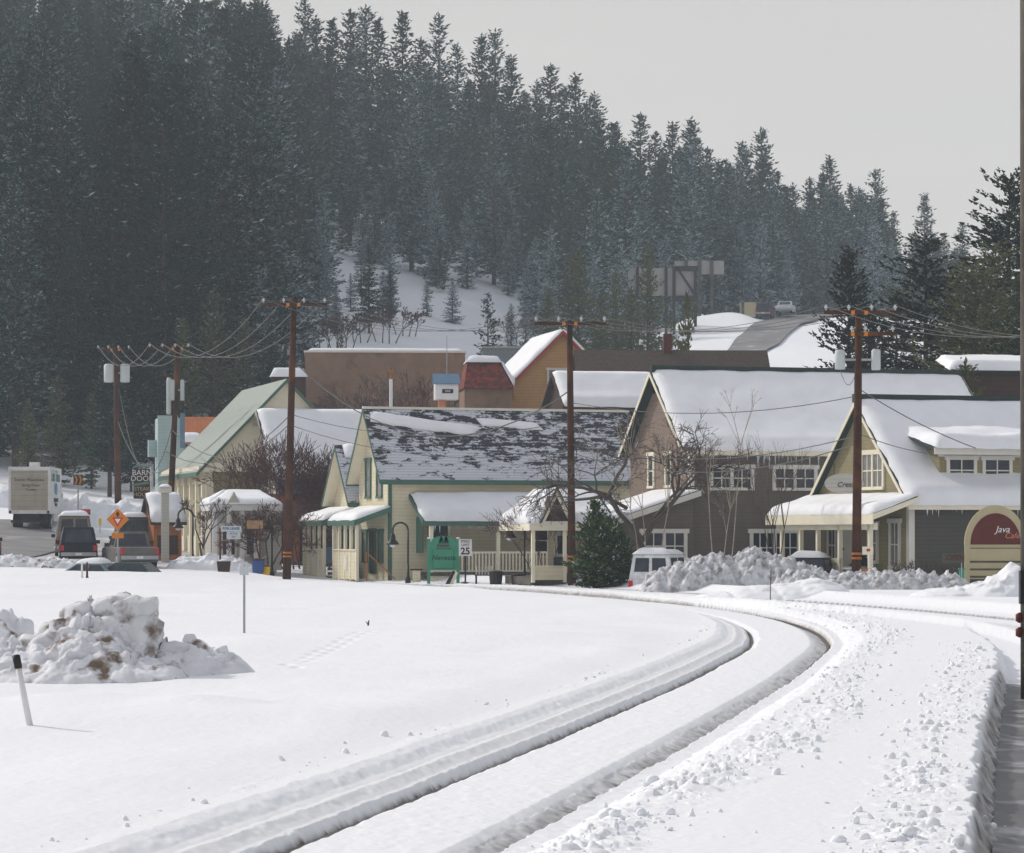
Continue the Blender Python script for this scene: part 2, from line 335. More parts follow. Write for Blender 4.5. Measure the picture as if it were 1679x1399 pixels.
# shingle roof with wind-scoured snow left in patches
m = bpy.data.materials.new('patchy_snow_shingles'); m.use_nodes = True; n = m.node_tree.nodes; L = m.node_tree.links; p = n['Principled BSDF']; p.inputs['Roughness'].default_value = .85
t = n.new('ShaderNodeTexCoord'); mp = n.new('ShaderNodeMapping'); mp.inputs['Scale'].default_value = (1.1, 2.4, 2.4); L.new(t.outputs['Object'], mp.inputs[0])
z1 = n.new('ShaderNodeTexNoise'); z1.inputs['Scale'].default_value = 1.0; z1.inputs['Detail'].default_value = 8; z1.inputs['Roughness'].default_value = .78; L.new(mp.outputs[0], z1.inputs[0])
sp = n.new('ShaderNodeSeparateXYZ'); L.new(t.outputs['Object'], sp.inputs[0])
dv = n.new('ShaderNodeMath'); dv.operation = 'DIVIDE'; dv.inputs[1].default_value = .135; L.new(sp.outputs['Z'], dv.inputs[0])
fr = n.new('ShaderNodeMath'); fr.operation = 'FRACT'; L.new(dv.outputs[0], fr.inputs[0])
ad = n.new('ShaderNodeMath'); ad.operation = 'MULTIPLY_ADD'; ad.inputs[1].default_value = -.05; L.new(fr.outputs[0], ad.inputs[0]); L.new(z1.outputs[0], ad.inputs[2])
hz = n.new('ShaderNodeMapRange'); hz.inputs[1].default_value = 5.0; hz.inputs[2].default_value = 6.6; hz.inputs[3].default_value = .10; hz.inputs[4].default_value = .0; L.new(sp.outputs['Z'], hz.inputs[0])
sb = n.new('ShaderNodeMath'); sb.operation = 'ADD'; L.new(ad.outputs[0], sb.inputs[0]); L.new(hz.outputs[0], sb.inputs[1])
mr_ = n.new('ShaderNodeMapRange'); mr_.inputs[1].default_value = .485; mr_.inputs[2].default_value = .50; L.new(sb.outputs[0], mr_.inputs[0])
wv = n.new('ShaderNodeMapRange'); wv.inputs[1].default_value = 0; wv.inputs[2].default_value = .35; wv.inputs[3].default_value = .62; wv.inputs[4].default_value = 1; L.new(fr.outputs[0], wv.inputs[0])
sn = n.new('ShaderNodeMix'); sn.data_type = 'RGBA'; sn.blend_type = 'MULTIPLY'; sn.inputs[0].default_value = 1; sn.inputs[6].default_value = (.60, .62, .68, 1); L.new(wv.outputs[0], sn.inputs[7])
mxx = n.new('ShaderNodeMix'); mxx.data_type = 'RGBA'; L.new(mr_.outputs[0], mxx.inputs[0]); mxx.inputs[6].default_value = (.03, .032, .04, 1); L.new(sn.outputs[2], mxx.inputs[7]); L.new(mxx.outputs[2], p.inputs['Base Color'])
M['patchy'] = m
# ground snow with an attribute for slush, grit and painted-in shade
m = bpy.data.materials.new('ground_snow'); m.use_nodes = True; n = m.node_tree.nodes; L = m.node_tree.links; p = n['Principled BSDF']; p.inputs['Roughness'].default_value = .7; p.inputs['Specular IOR Level'].default_value = .2
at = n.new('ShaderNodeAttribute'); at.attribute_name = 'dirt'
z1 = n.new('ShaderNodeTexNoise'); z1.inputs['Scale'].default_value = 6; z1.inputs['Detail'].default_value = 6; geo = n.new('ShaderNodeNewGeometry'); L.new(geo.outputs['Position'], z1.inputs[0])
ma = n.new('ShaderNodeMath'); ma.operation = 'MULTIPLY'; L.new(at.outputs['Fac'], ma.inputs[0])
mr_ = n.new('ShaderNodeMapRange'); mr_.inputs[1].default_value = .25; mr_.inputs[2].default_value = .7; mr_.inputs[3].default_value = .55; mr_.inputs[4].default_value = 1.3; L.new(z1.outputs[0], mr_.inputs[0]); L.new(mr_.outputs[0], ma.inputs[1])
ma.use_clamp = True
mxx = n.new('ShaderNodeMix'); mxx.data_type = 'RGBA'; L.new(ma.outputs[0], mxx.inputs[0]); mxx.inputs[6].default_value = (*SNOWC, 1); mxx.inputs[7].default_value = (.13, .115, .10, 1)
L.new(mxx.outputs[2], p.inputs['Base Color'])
bz = n.new('ShaderNodeTexNoise'); bz.inputs['Scale'].default_value = 14; bz.inputs['Detail'].default_value = 5; L.new(geo.outputs['Position'], bz.inputs[0])
bp = n.new('ShaderNodeBump'); bp.inputs['Strength'].default_value = .22; bp.inputs['Distance'].default_value = .02; L.new(bz.outputs[0], bp.inputs['Height']); L.new(bp.outputs[0], p.inputs['Normal'])
M['ground'] = m

# ------------------------------------------------------------------ ground sheet
ys = np.concatenate([np.arange(1470, 985, -.68), np.arange(985, 938, -.17)])
dd = np.concatenate([np.linspace(-15, 17, 10), CH * F / (ys - YH)])
dd = dd[dd < 172]
dd = np.concatenate([dd, 172 * np.exp(np.linspace(0.004, math.log(1250 / 172), 230))])
pc = np.concatenate([np.linspace(-6000, -160, 60), np.linspace(-150, 1830, 1150), np.linspace(1840, 7500, 60)])
uu = (pc - CX) / F
D, U = np.meshgrid(dd, uu, indexing='ij')
XX = U * (np.maximum(D, 12) + 0) ; XX = np.where(D < 12, U * 12, XX)
ZZ = ground_z(XX, D)
nr, nc = D.shape
idx = np.arange(nr * nc).reshape(nr, nc)
fq = np.stack([idx[:-1, :-1], idx[:-1, 1:], idx[1:, 1:], idx[1:, :-1]], -1).reshape(-1, 4)
me = np_mesh('ground', np.stack([XX, D, ZZ], -1).reshape(-1, 3), fq, [M['ground']], smooth=True)
s1 = offs(CV1, XX, D); s2 = offs(CV2, XX, D); e = offs(CVE, XX, D)
PXX = CX + F * XX / np.maximum(D, 10)
lim = (1 - sstep(150, 170, D))
dirt_shade = .95 * np.exp(-((s1 + .85) / .042) ** 2) + .85 * np.exp(-((s1 - .85) / .05) ** 2)
dirt_shade = dirt_shade + .62 * np.exp(-((s1 - .70) / .16) ** 2) * (.4 + fbm(XX * 8, D * 3, 3, 71)) + .17 * np.exp(-((s1 + 1.12) / .25) ** 2)  # shade painted in as grey on the right flangeway slope and left terraces
dirt_shade = dirt_shade * lim + .65 * lim * (1.3 * np.exp(-((s2 - .72) / .16) ** 2) + .9 * np.exp(-((s2 + .72) / .14) ** 2))
dirt_shade = dirt_shade + .75 * sstep(-.01, .06, e + .05 * fbm(XX * 4, D * 3, 2, 72) - .03) * (1 - sstep(46, 54, D)) * (.4 + fbm(XX * 2, D * 2, 3, 73))  # bank wall above the plowed road darkened to paint in its ragged shadow
dirt_shade = dirt_shade + .55 * sstep(.1, .3, e) * (1 - sstep(46, 52, D)) * fbm(XX * 1.3, D * 1.3, 3, 77)
# sandy slush where the street is plowed on the left, and the verge of the street
st = sstep(143, 150, D) * (1 - sstep(175, 190, D)) * (1 - sstep(300, 420, PXX))
dirt_shade = dirt_shade + st * (.45 + .9 * (fbm(XX * .8, D * .3, 3, 79) - .35))
st2 = sstep(132, 138, D) * (1 - sstep(150, 170, D)) * sstep(-100, 900, PXX) * .12
dirt_shade = dirt_shade + st2 * fbm(XX * 2, D * .6, 3, 80)
dirt_shade = np.clip(dirt_shade, 0, 1)
a = me.attributes.new('dirt', 'FLOAT', 'POINT'); a.data.foreach_set('value', dirt_shade.ravel().astype(np.float32))
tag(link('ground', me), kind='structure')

def strip(name, pts, width, mt, lift=.03, n=160, m_=8, kind='structure', sub=None):
    P = np.array(pts, float); t_ = np.linspace(0, len(P) - 1, n)
    x = np.interp(t_, np.arange(len(P)), P[:, 0]); y = np.interp(t_, np.arange(len(P)), P[:, 1])
    k = np.hanning(15); k /= k.sum()
    x = np.convolve(np.pad(x, 7, mode='reflect', reflect_type='odd'), k, 'valid'); y = np.convolve(np.pad(y, 7, mode='reflect', reflect_type='odd'), k, 'valid')
    gx, gy = np.gradient(x), np.gradient(y); l_ = np.hypot(gx, gy); nx, ny = gy / l_, -gx / l_
    w_ = np.interp(t_, np.arange(len(P)), P[:, 2]) if P.shape[1] > 2 else np.full(n, width)
    s_ = np.linspace(-.5, .5, m_)
    VX = x[:, None] + nx[:, None] * s_[None] * w_[:, None]; VY = y[:, None] + ny[:, None] * s_[None] * w_[:, None]
    VZ = ground_z(VX, VY, False) + lift
    i_ = np.arange(n * m_).reshape(n, m_)
    f_ = np.stack([i_[:-1, :-1], i_[:-1, 1:], i_[1:, 1:], i_[1:, :-1]], -1).reshape(-1, 4)
    return tag(link(name, np_mesh(name, np.stack([VX, VY, VZ], -1).reshape(-1, 3), f_, [mt], smooth=True)), kind=kind)
# plowed wet road along the right edge, the street on the left, the road up the hill
ex = lambda d: float(np.interp(d, CVE[0], CVE[1]))
strip('plowed_road', [(ex(d) + 2.30, d) for d in (8, 15, 22, 30, 38, 44, 50)], 4.2, M['asphalt'], .012, m_=20)
strip('street', [(X(-40, 149), 149, 3.0), (X(-5, 156), 156, 4.0), (X(15, 165), 165, 5.5), (X(25, 178), 178, 6), (X(-20, 192), 192, 6)], 5.5, M['hillroad'], .06, m_=20)
hp = [(1140, 284, 3.6), (1172, 296, 4.2), (1208, 310, 4.8), (1250, 332, 5.4), (1300, 352, 6), (1372, 366, 6.5), (1450, 382, 7)]
strip('hill_road', [(X(a, b), b, c) for a, b, c in hp], 7, M['hillroad'], .25, m_=14)
# rails showing in the flangeways
for (cv, d0, d1) in ((CV1, 8, 118),):
    mb = MB()
    for s in (-.825, .825):
        dl = np.arange(d0, d1, 1.0); c = np.interp(dl, cv[0], cv[1]); g = np.interp(dl, cv[0], np.gradient(cv[1], cv[0])); l_ = np.sqrt(1 + g * g)
        rx = c + s / l_; ry = dl - s * g / l_
        rz = ground_z(c, dl, False) - .10
        pts = [Vector((a_, b_, c_)) for a_, b_, c_ in zip(rx, ry, rz)]
        for a_, b_ in zip(pts[:-1], pts[1:]): mb.tube(a_, b_, .036, .036, 4, False)
    tag(mb.build('railway_track', M['rail']), kind='structure')

# ------------------------------------------------------------------ building helpers
def snow_slab(parent, a, b, c, d, T=.3, name='roof_snow', mt=None, seed=0, over=.10, res=.22, rough=.35, lip=.5):
    """a,b lower edge (left,right); c,d upper edge (right,left)"""
    a, b, c, d = [np.array(q, float) for q in (a, b, c, d)]
    nrm = np.cross(b - a, d - a); nrm /= np.linalg.norm(nrm)
    if nrm[2] < 0: nrm = -nrm
    lu = max(np.linalg.norm(b - a), np.linalg.norm(c - d)); lv = max(np.linalg.norm(d - a), np.linalg.norm(c - b))
    nu = max(6, int(lu / res)); nv = max(6, int(lv / res))
    u, v = np.meshgrid(np.linspace(0, 1, nu), np.linspace(0, 1, nv), indexing='ij')
    P = (a * (1 - u)[..., None] + b * u[..., None]) * (1 - v)[..., None] + (d * (1 - u)[..., None] + c * u[..., None]) * v[..., None]
    eu = np.minimum(u, 1 - u) * lu; ev0 = v * lv; ev1 = (1 - v) * lv
    f = np.clip(eu / .30, 0, 1) ** .45 * np.clip(ev0 / .26, 0, 1) ** .42 * np.clip(ev1 / .35 + .55, 0, 1)
    bulk = 1 + lip * np.exp(-((ev0 - .45) / .5) ** 2)
    nz_ = fbm(u * lu * .9 + seed * 7.1, v * lv * .9, 4, seed) - .5
    t_ = T * f * (bulk + rough * 1.6 * nz_) + .03
    dn = (a - d); dn /= np.linalg.norm(dn); side = (b - a); side /= np.linalg.norm(side)
    P = P + nrm * t_[..., None]
    ed = np.exp(-(ev0 / .18) ** 2)
    P = P + dn * (over * ed * (1 + 1.2 * (fbm(u * lu * 1.7 + seed, v * 0, 3, seed + 3) - .5)))[..., None]
    jit = (fbm(v * lv * 2.2, u * 0 + seed, 3, seed + 5) - .5) * .16
    P = P + side * ((u > .5) * np.exp(-((1 - u) * lu / .2) ** 2) * jit - (u <= .5) * np.exp(-(u * lu / .2) ** 2) * jit)[..., None]
    # skirt
    i_ = np.arange(nu * nv).reshape(nu, nv)
    fs = np.stack([i_[:-1, :-1], i_[1:, :-1], i_[1:, 1:], i_[:-1, 1:]], -1).reshape(-1, 4)
    ring = np.concatenate([i_[:, 0], i_[-1, 1:], i_[-2::-1, -1], i_[0, -2:0:-1]])
    V = P.reshape(-1, 3); low = V[ring] - nrm * (t_.reshape(-1)[ring] + .0)[:, None]
    n0 = len(V); m_ = len(ring); j = np.arange(m_); k = (j + 1) % m_
    sk = np.stack([ring[j], n0 + j, n0 + k, ring[k]], -1)
    return link(name, np_mesh(name, np.concatenate([V, low]), np.concatenate([fs, sk]), [mt or M['snow']], smooth=True), parent)
def face_pt(face, a, z, out):
    return Vector((a, -out, z)) if face == 'f' else Vector((-out, a, z)) if face == 'g' else None
def fbox(mb, face, a0, a1, z0, z1, o0, o1):
    if face == 'f': mb.box(a0, a1, -o1, -o0, z0, z1)
    else: mb.box(-o1, -o0, a0, a1, z0, z1)
def window(par, face, a0, a1, z0, z1, nx=2, nz=2, units=1, out=0, fr=.12, tm='whitetrim', gm='glass', head=.08, sh=.05, name='window'):
    """frame (window) with its glass pane as child"""
    mb = MB()
    fbox(mb, face, a0 - head, a1 + head, z1 - fr, z1 + .03, out, out + .09)
    fbox(mb, face, a0, a1, z0, z0 + fr * .8, out, out + .10)
    fbox(mb, face, a0, a0 + fr, z0 + fr * .8, z1 - fr, out, out + .07); fbox(mb, face, a1 - fr, a1, z0 + fr * .8, z1 - fr, out, out + .07)
    W_ = (a1 - a0 - fr * 2); u_ = W_ / units
    for k in range(units):
        s_ = a0 + fr + k * u_
        if k: fbox(mb, face, s_ - .07, s_ + .07, z0 + fr * .8, z1 - fr, out, out + .065)
        g0 = s_ + (.07 if k else 0); g1 = s_ + u_ - (.07 if k < units - 1 else 0)
        for i in range(1, nx): c_ = g0 + (g1 - g0) * i / nx; fbox(mb, face, c_ - sh / 2, c_ + sh / 2, z0 + fr * .8, z1 - fr, out, out + .045)
        for i in range(1, nz): c_ = z0 + fr * .8 + (z1 - z0 - fr * 1.8) * i / nz; fbox(mb, face, g0, g1, c_ - sh / 2, c_ + sh / 2, out, out + .048)
    o = mb.build(name, M[tm], par)
    g = MB(); fbox(g, face, a0 + fr * .5, a1 - fr * .5, z0 + fr * .5, z1 - fr * .5, out + .002, out + .02)
    g.build('pane', M[gm], o); return o
def door(par, face, a0, a1, z0, z1, m_='darkbrown', tm='whitetrim', out=0):
    mb = MB(); fbox(mb, face, a0, a1, z0, z1, out, out + .05); o = mb.build('door', M[m_], par)
    t = MB(); fbox(t, face, a0 - .12, a0, z0, z1 + .12, out, out + .08); fbox(t, face, a1, a1 + .12, z0, z1 + .12, out, out + .08); fbox(t, face, a0, a1, z1, z1 + .12, out, out + .08)
    t.build('door_frame', M[tm], o)
    h = MB(); fbox(h, face, a1 - .14, a1 - .08, z0 + (z1 - z0) * .45, z0 + (z1 - z0) * .45 + .12, out + .05, out + .11); h.build('handle', M['black'], o)
    return o
def gable_walls(par, Lx, Ly, ze, zr, axis, mw, mg=None, y0=0, x0=0, zb=0, name='wall'):
    """box with gables; ridge along 'x' or 'y'"""
    mb = MB(); t = .16
    if axis == 'x':
        pg = [Vector((x0, y0, zb)), Vector((x0, y0 + Ly, zb)), Vector((x0, y0 + Ly, ze)), Vector((x0, y0 + Ly / 2, zr)), Vector((x0, y0, ze))]
        MB().prism(pg, (t, 0, 0)).build('gable_wall', M[mg or mw], par); MB().prism([p + Vector((Lx - t, 0, 0)) for p in pg], (t, 0, 0)).build('gable_wall', M[mg or mw], par)
        mb.box(x0 + t, x0 + Lx - t, y0, y0 + t, zb, ze).box(x0 + t, x0 + Lx - t, y0 + Ly - t, y0 + Ly, zb, ze)
    else:
        pg = [Vector((x0, y0, zb)), Vector((x0 + Lx, y0, zb)), Vector((x0 + Lx, y0, ze)), Vector((x0 + Lx / 2, y0, zr)), Vector((x0, y0, ze))]
        MB().prism(pg, (0, t, 0)).build('gable_wall', M[mg or mw], par); MB().prism([p + Vector((0, Ly - t, 0)) for p in pg], (0, t, 0)).build('gable_wall', M[mg or mw], par)
        mb.box(x0, x0 + t, y0 + t, y0 + Ly - t, zb, ze).box(x0 + Lx - t, x0 + Lx, y0 + t, y0 + Ly - t, zb, ze)
    return mb.build(name, M[mw], par)
def gable_roof(par, Lx, Ly, ze, zr, axis, mr_, snow=None, ov=.45, eo=.35, T=.14, fascia=None, y0=0, x0=0, snow_near=True, seed=0, snow_back=.25, far=True, smat=None):
    """two roof slabs, fascia boards, snow slabs. returns slope helper for the near side"""
    half = (Ly if axis == 'x' else Lx) / 2; k = (zr - ze) / half
    zl = ze - k * eo
    mb = MB()
    def P(a, s, z):  # a along ridge, s across from centre
        return Vector((x0 + a, y0 + Ly / 2 + s, z)) if axis == 'x' else Vector((x0 + Lx / 2 + s, y0 + a, z))
    Lr = Lx if axis == 'x' else Ly
    for sg in (-1, 1):
        q = [P(-ov, sg * (half + eo), zl), P(Lr + ov, sg * (half + eo), zl), P(Lr + ov, 0, zr), P(-ov, 0, zr)]
        mb.prism([p + Vector((0, 0, .02)) for p in q], (0, 0, T))
    mb.build('roof', M[mr_], par)
    if fascia:
        sf = MB()
        for sg in (-1, 1):
            q = [P(-ov, sg * (half + eo), zl - .012), P(Lr + ov, sg * (half + eo), zl - .012), P(Lr + ov, 0, zr - .012), P(-ov, 0, zr - .012)]; sf.prism(q, (0, 0, .03))
        sf.build('soffit', M['creamtrim' if fascia == 'greentrim' else 'darkroof' if fascia == 'creamtrim' else fascia], par)  # soffits behind cream fascia coloured dark, eave shadow painted in
        f = MB(); h = .2
        for a in (-ov - .035, Lr + ov):
            for sg in (-1, 1):
                q = [P(a, sg * (half + eo), zl - h + T), P(a, 0, zr - h + T), P(a, 0, zr + T - .01), P(a, sg * (half + eo), zl + T - .01)]
                e_ = P(a + .035, 0, 0) - P(a, 0, 0)
                f.prism(q, e_)
        for sg in (-1, 1):
            a0 = P(-ov, sg * (half + eo), zl); 
            q = [P(-ov, sg * (half + eo), zl - .1), P(Lr + ov, sg * (half + eo), zl - .1), P(Lr + ov, sg * (half + eo), zl + T - .01), P(-ov, sg * (half + eo), zl + T - .01)]
            f.prism(q, (P(0, sg * .04, 0) - P(0, 0, 0)))
        f.build('fascia', M[fascia], par)
    if snow:
        for sg, T_ in ((-1, snow), (1, snow if snow_back is None else snow_back)):
            if T_ <= 0: continue
            q = [P(-ov + .04, sg * (half + eo), zl + T), P(Lr + ov - .04, sg * (half + eo), zl + T), P(Lr + ov - .04, 0, zr + T), P(-ov + .04, 0, zr + T)]
            snow_slab(par, *q, T=T_, seed=seed + (sg > 0) * 3, mt=smat)
    return k, zl
def text(par, s, size, m_, M4, name='lettering', font=None, ext=.006, shear=0, align='CENTER', bold=0):
    cu = bpy.data.curves.new(name, 'FONT'); cu.body = s; cu.size = size; cu.align_x = align; cu.align_y = 'CENTER'; cu.extrude = ext; cu.shear = shear; cu.offset = bold; cu.resolution_u = 3
    o = bpy.data.objects.new(name, cu); col.objects.link(o)
    dg = bpy.context.evaluated_depsgraph_get(); me = bpy.data.meshes.new_from_object(o.evaluated_get(dg))
    bpy.data.objects.remove(o); me.name = name; me.materials.clear(); me.materials.append(M[m_])
    t = link(name, me, par); t.matrix_local = M4; return t
def face_cam(x, y, z, rz=0):   # text plane upright facing -Y (local), rotated rz about Z
    return Matrix.Translation((x, y, z)) @ Matrix.Rotation(rz, 4, 'Z') @ Matrix.Rotation(R(90), 4, 'X')
def icicles(par, a, b, n_, seed, lmax=.4):
    rg = random.Random(seed); mb = MB(); a = Vector(a); b = Vector(b)
    for i in range(n_):
        p = a.lerp(b, rg.random()); l_ = lmax * rg.random() ** 1.8 + .05; mb.tube(p, p - Vector((0, 0, l_)), .014 + l_ * .03, .003, 5, False)
    mb.build('icicles', M['ice_clear'], par)['kind'] = 'stuff'
M['ice_clear'] = mat('icicle_ice', (.62, .67, .72), .2, .05)
def house(name, px, d, th, label, cat='house', z=None, group=None):
    g = G(px, d); 
    if z is not None: g.z = z
    return empty(name, g, R(th), label, cat, group)

# ================================================================== HOUSES
# ---- right-hand olive and charcoal house
h = house('house', 1491, 121, 19, 'olive and charcoal gabled house with snowy roof, wide dormer and cream front porch')
W_, L_ = 8.8, 15.0; ZE, ZR = 3.45, 7.25
gable_walls(h, L_, W_, ZE, ZR, 'x', 'charcoal', 'olive')
k_, zl = gable_roof(h, L_, W_, ZE, ZR, 'x', 'darkroof', snow=.24, ov=.30, eo=.5, fascia='creamtrim', seed=11)
ridge = MB(); ridge.box(-.34, L_ + .3, W_ / 2 - .16, W_ / 2 + .16, ZR + .1, ZR + .45); ridge.build('ridge_cap', M['darkroof'], h)
mb = MB(); mb.box(-.03, .22, -.03, -.001, .1, ZE - .05); mb.box(-.03, -.001, -.001, .22, .1, ZE - .05); mb.box(0.25, L_, -.04, -.001, ZE - .32, ZE - .06); mb.build('corner_board', M['whitetrim'], h)
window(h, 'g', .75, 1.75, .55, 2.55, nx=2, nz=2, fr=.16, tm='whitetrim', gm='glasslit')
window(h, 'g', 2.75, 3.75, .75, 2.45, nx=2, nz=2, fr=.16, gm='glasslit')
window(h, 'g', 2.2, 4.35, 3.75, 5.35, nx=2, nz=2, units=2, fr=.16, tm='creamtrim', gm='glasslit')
door(h, 'g', 5.1, 6.1, .35, 2.4, 'whitetrim', 'whitetrim')
window(h, 'g', 6.7, 7.6, .7, 2.3, nx=2, nz=2, fr=.14)
# lower flared eave + porch roof on the street side
mb = MB(); PX_, ZP0, ZP1 = -1.95, 2.62, 3.42
mb.prism([Vector((PX_, -.75, ZP0)), Vector((0, -.75, ZP1 - .1)), Vector((0, W_ + .75, ZP1 - .1)), Vector((PX_, W_ + .75, ZP0))], (0, 0, .12)); mb.build('porch_roof', M['darkroof'], h)
mb = MB(); mb.box(PX_ - .04, PX_, -.8, W_ + .8, ZP0 - .28, ZP0 + .14); mb.box(PX_ + .25, PX_ + .40, -.35, W_ + .35, ZP0 - .50, ZP0 - .22)
mb.prism([Vector((PX_, -.79, ZP0 - .10)), Vector((0, -.79, ZP1 - .2)), Vector((0, -.79, ZP1 + .0)), Vector((PX_, -.79, ZP0 + .12))], (0, .04, 0)); mb.build('porch_fascia', M['creamtrim'], h)
snow_slab(h, (PX_, W_ + .7, ZP0 + .13), (PX_, -.72, ZP0 + .13), (.1, -.72, ZP1 + .08), (.1, W_ + .7, ZP1 + .08), T=.18, seed=17, over=.05, name='porch_snow')
for y in (0.1, 2.9, 5.0, 6.7, 8.6): box_part('porch_post', M['creamtrim'], h, PX_ + .25, PX_ + .41, y, y + .16, -.2, ZP0 - .22)
mb = MB(); mb.box(PX_ + .26, PX_ + .38, 2.9, 8.6, .78, .98); mb.box(PX_ + .30, PX_ + .34, 2.9, 8.6, 0, .78); mb.build('porch_railing', M['cream'], h)
box_part('porch_deck', M['woodgrey'], h, PX_ + .2, -.01, 0, W_, -.3, .12)
icicles(h, (.5, -.52, 2.95), (L_, -.52, 2.95), 50, 5, .3)
# dormer
dx0, dx1, dz0, dz1 = 1.6, 13.0, 4.0, 5.35; yf = (dz0 - ZE) / k_ - .1
mb = MB(); mb.box(dx0, dx1, yf, yf + 3.2, dz0 - .25, dz1); dmr = mb.build('dormer', M['olive'], h)
for i, a0 in enumerate((1.9, 3.5, 5.6, 7.6, 10.6)):
    mb = MB()
    o = window(dmr, 'f', a0, a0 + 1.35, dz0 - .02, dz1 - .28, nx=2, nz=2, fr=.14, out=-yf)
mb = MB(); mb.prism([Vector((dx0 - .5, yf - .6, dz1 - .08)), Vector((dx1 + .5, yf - .6, dz1 - .08)), Vector((dx1 + .5, W_ / 2 - .9, dz1 + .75)), Vector((dx0 - .5, W_ / 2 - .9, dz1 + .75))], (0, 0, .14)); o = mb.build('dormer_roof', M['darkroof'], dmr)
mb = MB(); mb.box(dx0 - .54, dx1 + .5, yf - .64, yf - .6, dz1 - .22, dz1 + .05); mb.box(dx0 - .05, dx1, yf - .05, yf - .004, dz1 - .30, dz1 - .1); mb.build('dormer_fascia', M['whitetrim'], dmr)
snow_slab(dmr, (dx0 - .5, yf - .6, dz1 + .07), (dx1 + .5, yf - .6, dz1 + .07), (dx1 + .5, W_ / 2 - .9, dz1 + .85), (dx0 - .5, W_ / 2 - .9, dz1 + .85), T=.30, seed=23, over=.25, name='dormer_snow', rough=.5)
# oval board hung under the gable peak
ov_ = empty('oval_sign', h.matrix_world @ Vector((0, 0, 0)), 0); bpy.context.view_layer.update()
Hm = h.matrix_world
p = Vector((X(1384, 121.5), 121.5, Z(793, 121.5)))
ov_.location = p; ov_.rotation_euler = (0, 0, R(-8)); tag(ov_, 'white oval hanging sign with red flower and cursive lettering below the olive gable', 'sign')
mb = MB(); pts = [Vector((.78 * math.cos(t_), 0, .40 * math.sin(t_))) for t_ in np.linspace(0, 2 * math.pi, 33)[:-1]]; mb.prism(pts, (0, .05, 0)); mb.build('board', M['offwhite'], ov_)
text(ov_, 'Cress', .29, 'black', face_cam(.05, -.02, -.05), shear=.3)
mb = MB(); mb.lathe((.55, 0, .17), [(.0, -.08), (.09, -.03), (.09, .03), (0, .08)], 8); mb.build('flower', M['red'], ov_)
mb = MB(); mb.tube((-.4, .02, .38), (-.4, .02, .8), .015).tube((.4, .02, .38), (.4, .02, .8), .015); mb.build('bracket', M['black'], ov_)

# ---- dark taupe two storey house
h = house('house', 1131, 132, 16, 'long dark taupe two storey house with brown shingle gable and bluish snow covered roof')
W_, L_ = 8.2, 14.2; ZE, ZR = 5.75, 9.05
gable_walls(h, L_, W_, ZE, ZR, 'x', 'taupe', 'taupegable')
k_, zl = gable_roof(h, L_, W_, ZE, ZR, 'x', 'darkroof', snow=.20, ov=.45, eo=.35, fascia='creamtrim', seed=31)
mb = MB(); mb.box(-.4, L_ + .35, W_ / 2 - .15, W_ / 2 + .15, ZR + .1, ZR + .42); mb.build('ridge_cap', M['darkroof'], h)
mb = MB(); mb.box(-.03, .2, -.03, -.001, 3.9, ZE - .3); mb.box(-.03, -.001, -.001, .2, 3.9, ZE - .3); mb.box(0, L_, -.05, -.001, ZE - .40, ZE - .16); mb.build('trim_boards', M['whitetrim'], h)
icicles(h, (0, -.36, ZE - .42), (L_, -.36, ZE - .42), 110, 4, .6)
window(h, 'f', .9, 2.95, 3.85, 4.95, nx=2, nz=2, units=2, fr=.16); window(h, 'f', 3.8, 5.9, 3.85, 4.95, nx=2, nz=2, units=2, fr=.16)
window(h, 'f', 2.75, 5.1, .6, 2.15, nx=3, nz=2, units=2, fr=.16); window(h, 'f', 7.6, 9.6, .6, 2.15, nx=3, nz=2, units=2, fr=.16)
window(h, 'f', -2.35, -.25, .75, 2.15, nx=2, nz=2, units=2, fr=.16, out=.35)
window(h, 'g', 2.3, 3.2, 4.0, 5.6, nx=1, nz=2, fr=.14, tm='creamtrim'); window(h, 'g', 4.7, 5.6, 4.0, 5.6, nx=1, nz=2, fr=.14, tm='creamtrim')
mb = MB(); mb.prism([Vector((-.06, W_ / 2 - .9, 8.25)), Vector((-.06, W_ / 2 + .9, 8.25)), Vector((-.06, W_ / 2, 9.2))], (.05, 0, 0)); mb.build('gable_vent', M['black'], h)
# lean-to wing below the gable
mb = MB(); mb.box(-3.9, -.001, -.33, 5.2, 0, 2.3); mb.build('wing_wall', M['taupe'], h)
mb = MB(); mb.prism([Vector((-.001, -.32, 2.3)), Vector((-.001, -.32, 3.5)), Vector((-3.9, -.32, 2.3))], (0, 5.4, 0)); mb.build('wing_gable', M['taupe'], h)
mb = MB(); mb.prism([Vector((-4.2, -.75, 2.28)), Vector((.25, -.75, 3.72)), Vector((.25, 5.4, 3.72)), Vector((-4.2, 5.4, 2.28))], (0, 0, .14)); wr = mb.build('wing_roof', M['darkroof'], h)
mb = MB(); mb.prism([Vector((-4.2, -.79, 2.16)), Vector((.25, -.79, 3.60)), Vector((.25, -.79, 3.84)), Vector((-4.2, -.79, 2.42))], (0, .035, 0)); mb.build('wing_fascia', M['whitetrim'], h)
snow_slab(wr, (-4.2, 5.3, 2.44), (-4.2, -.7, 2.44), (.2, -.7, 3.86), (.2, 5.3, 3.86), T=.13, seed=37, name='wing_snow')
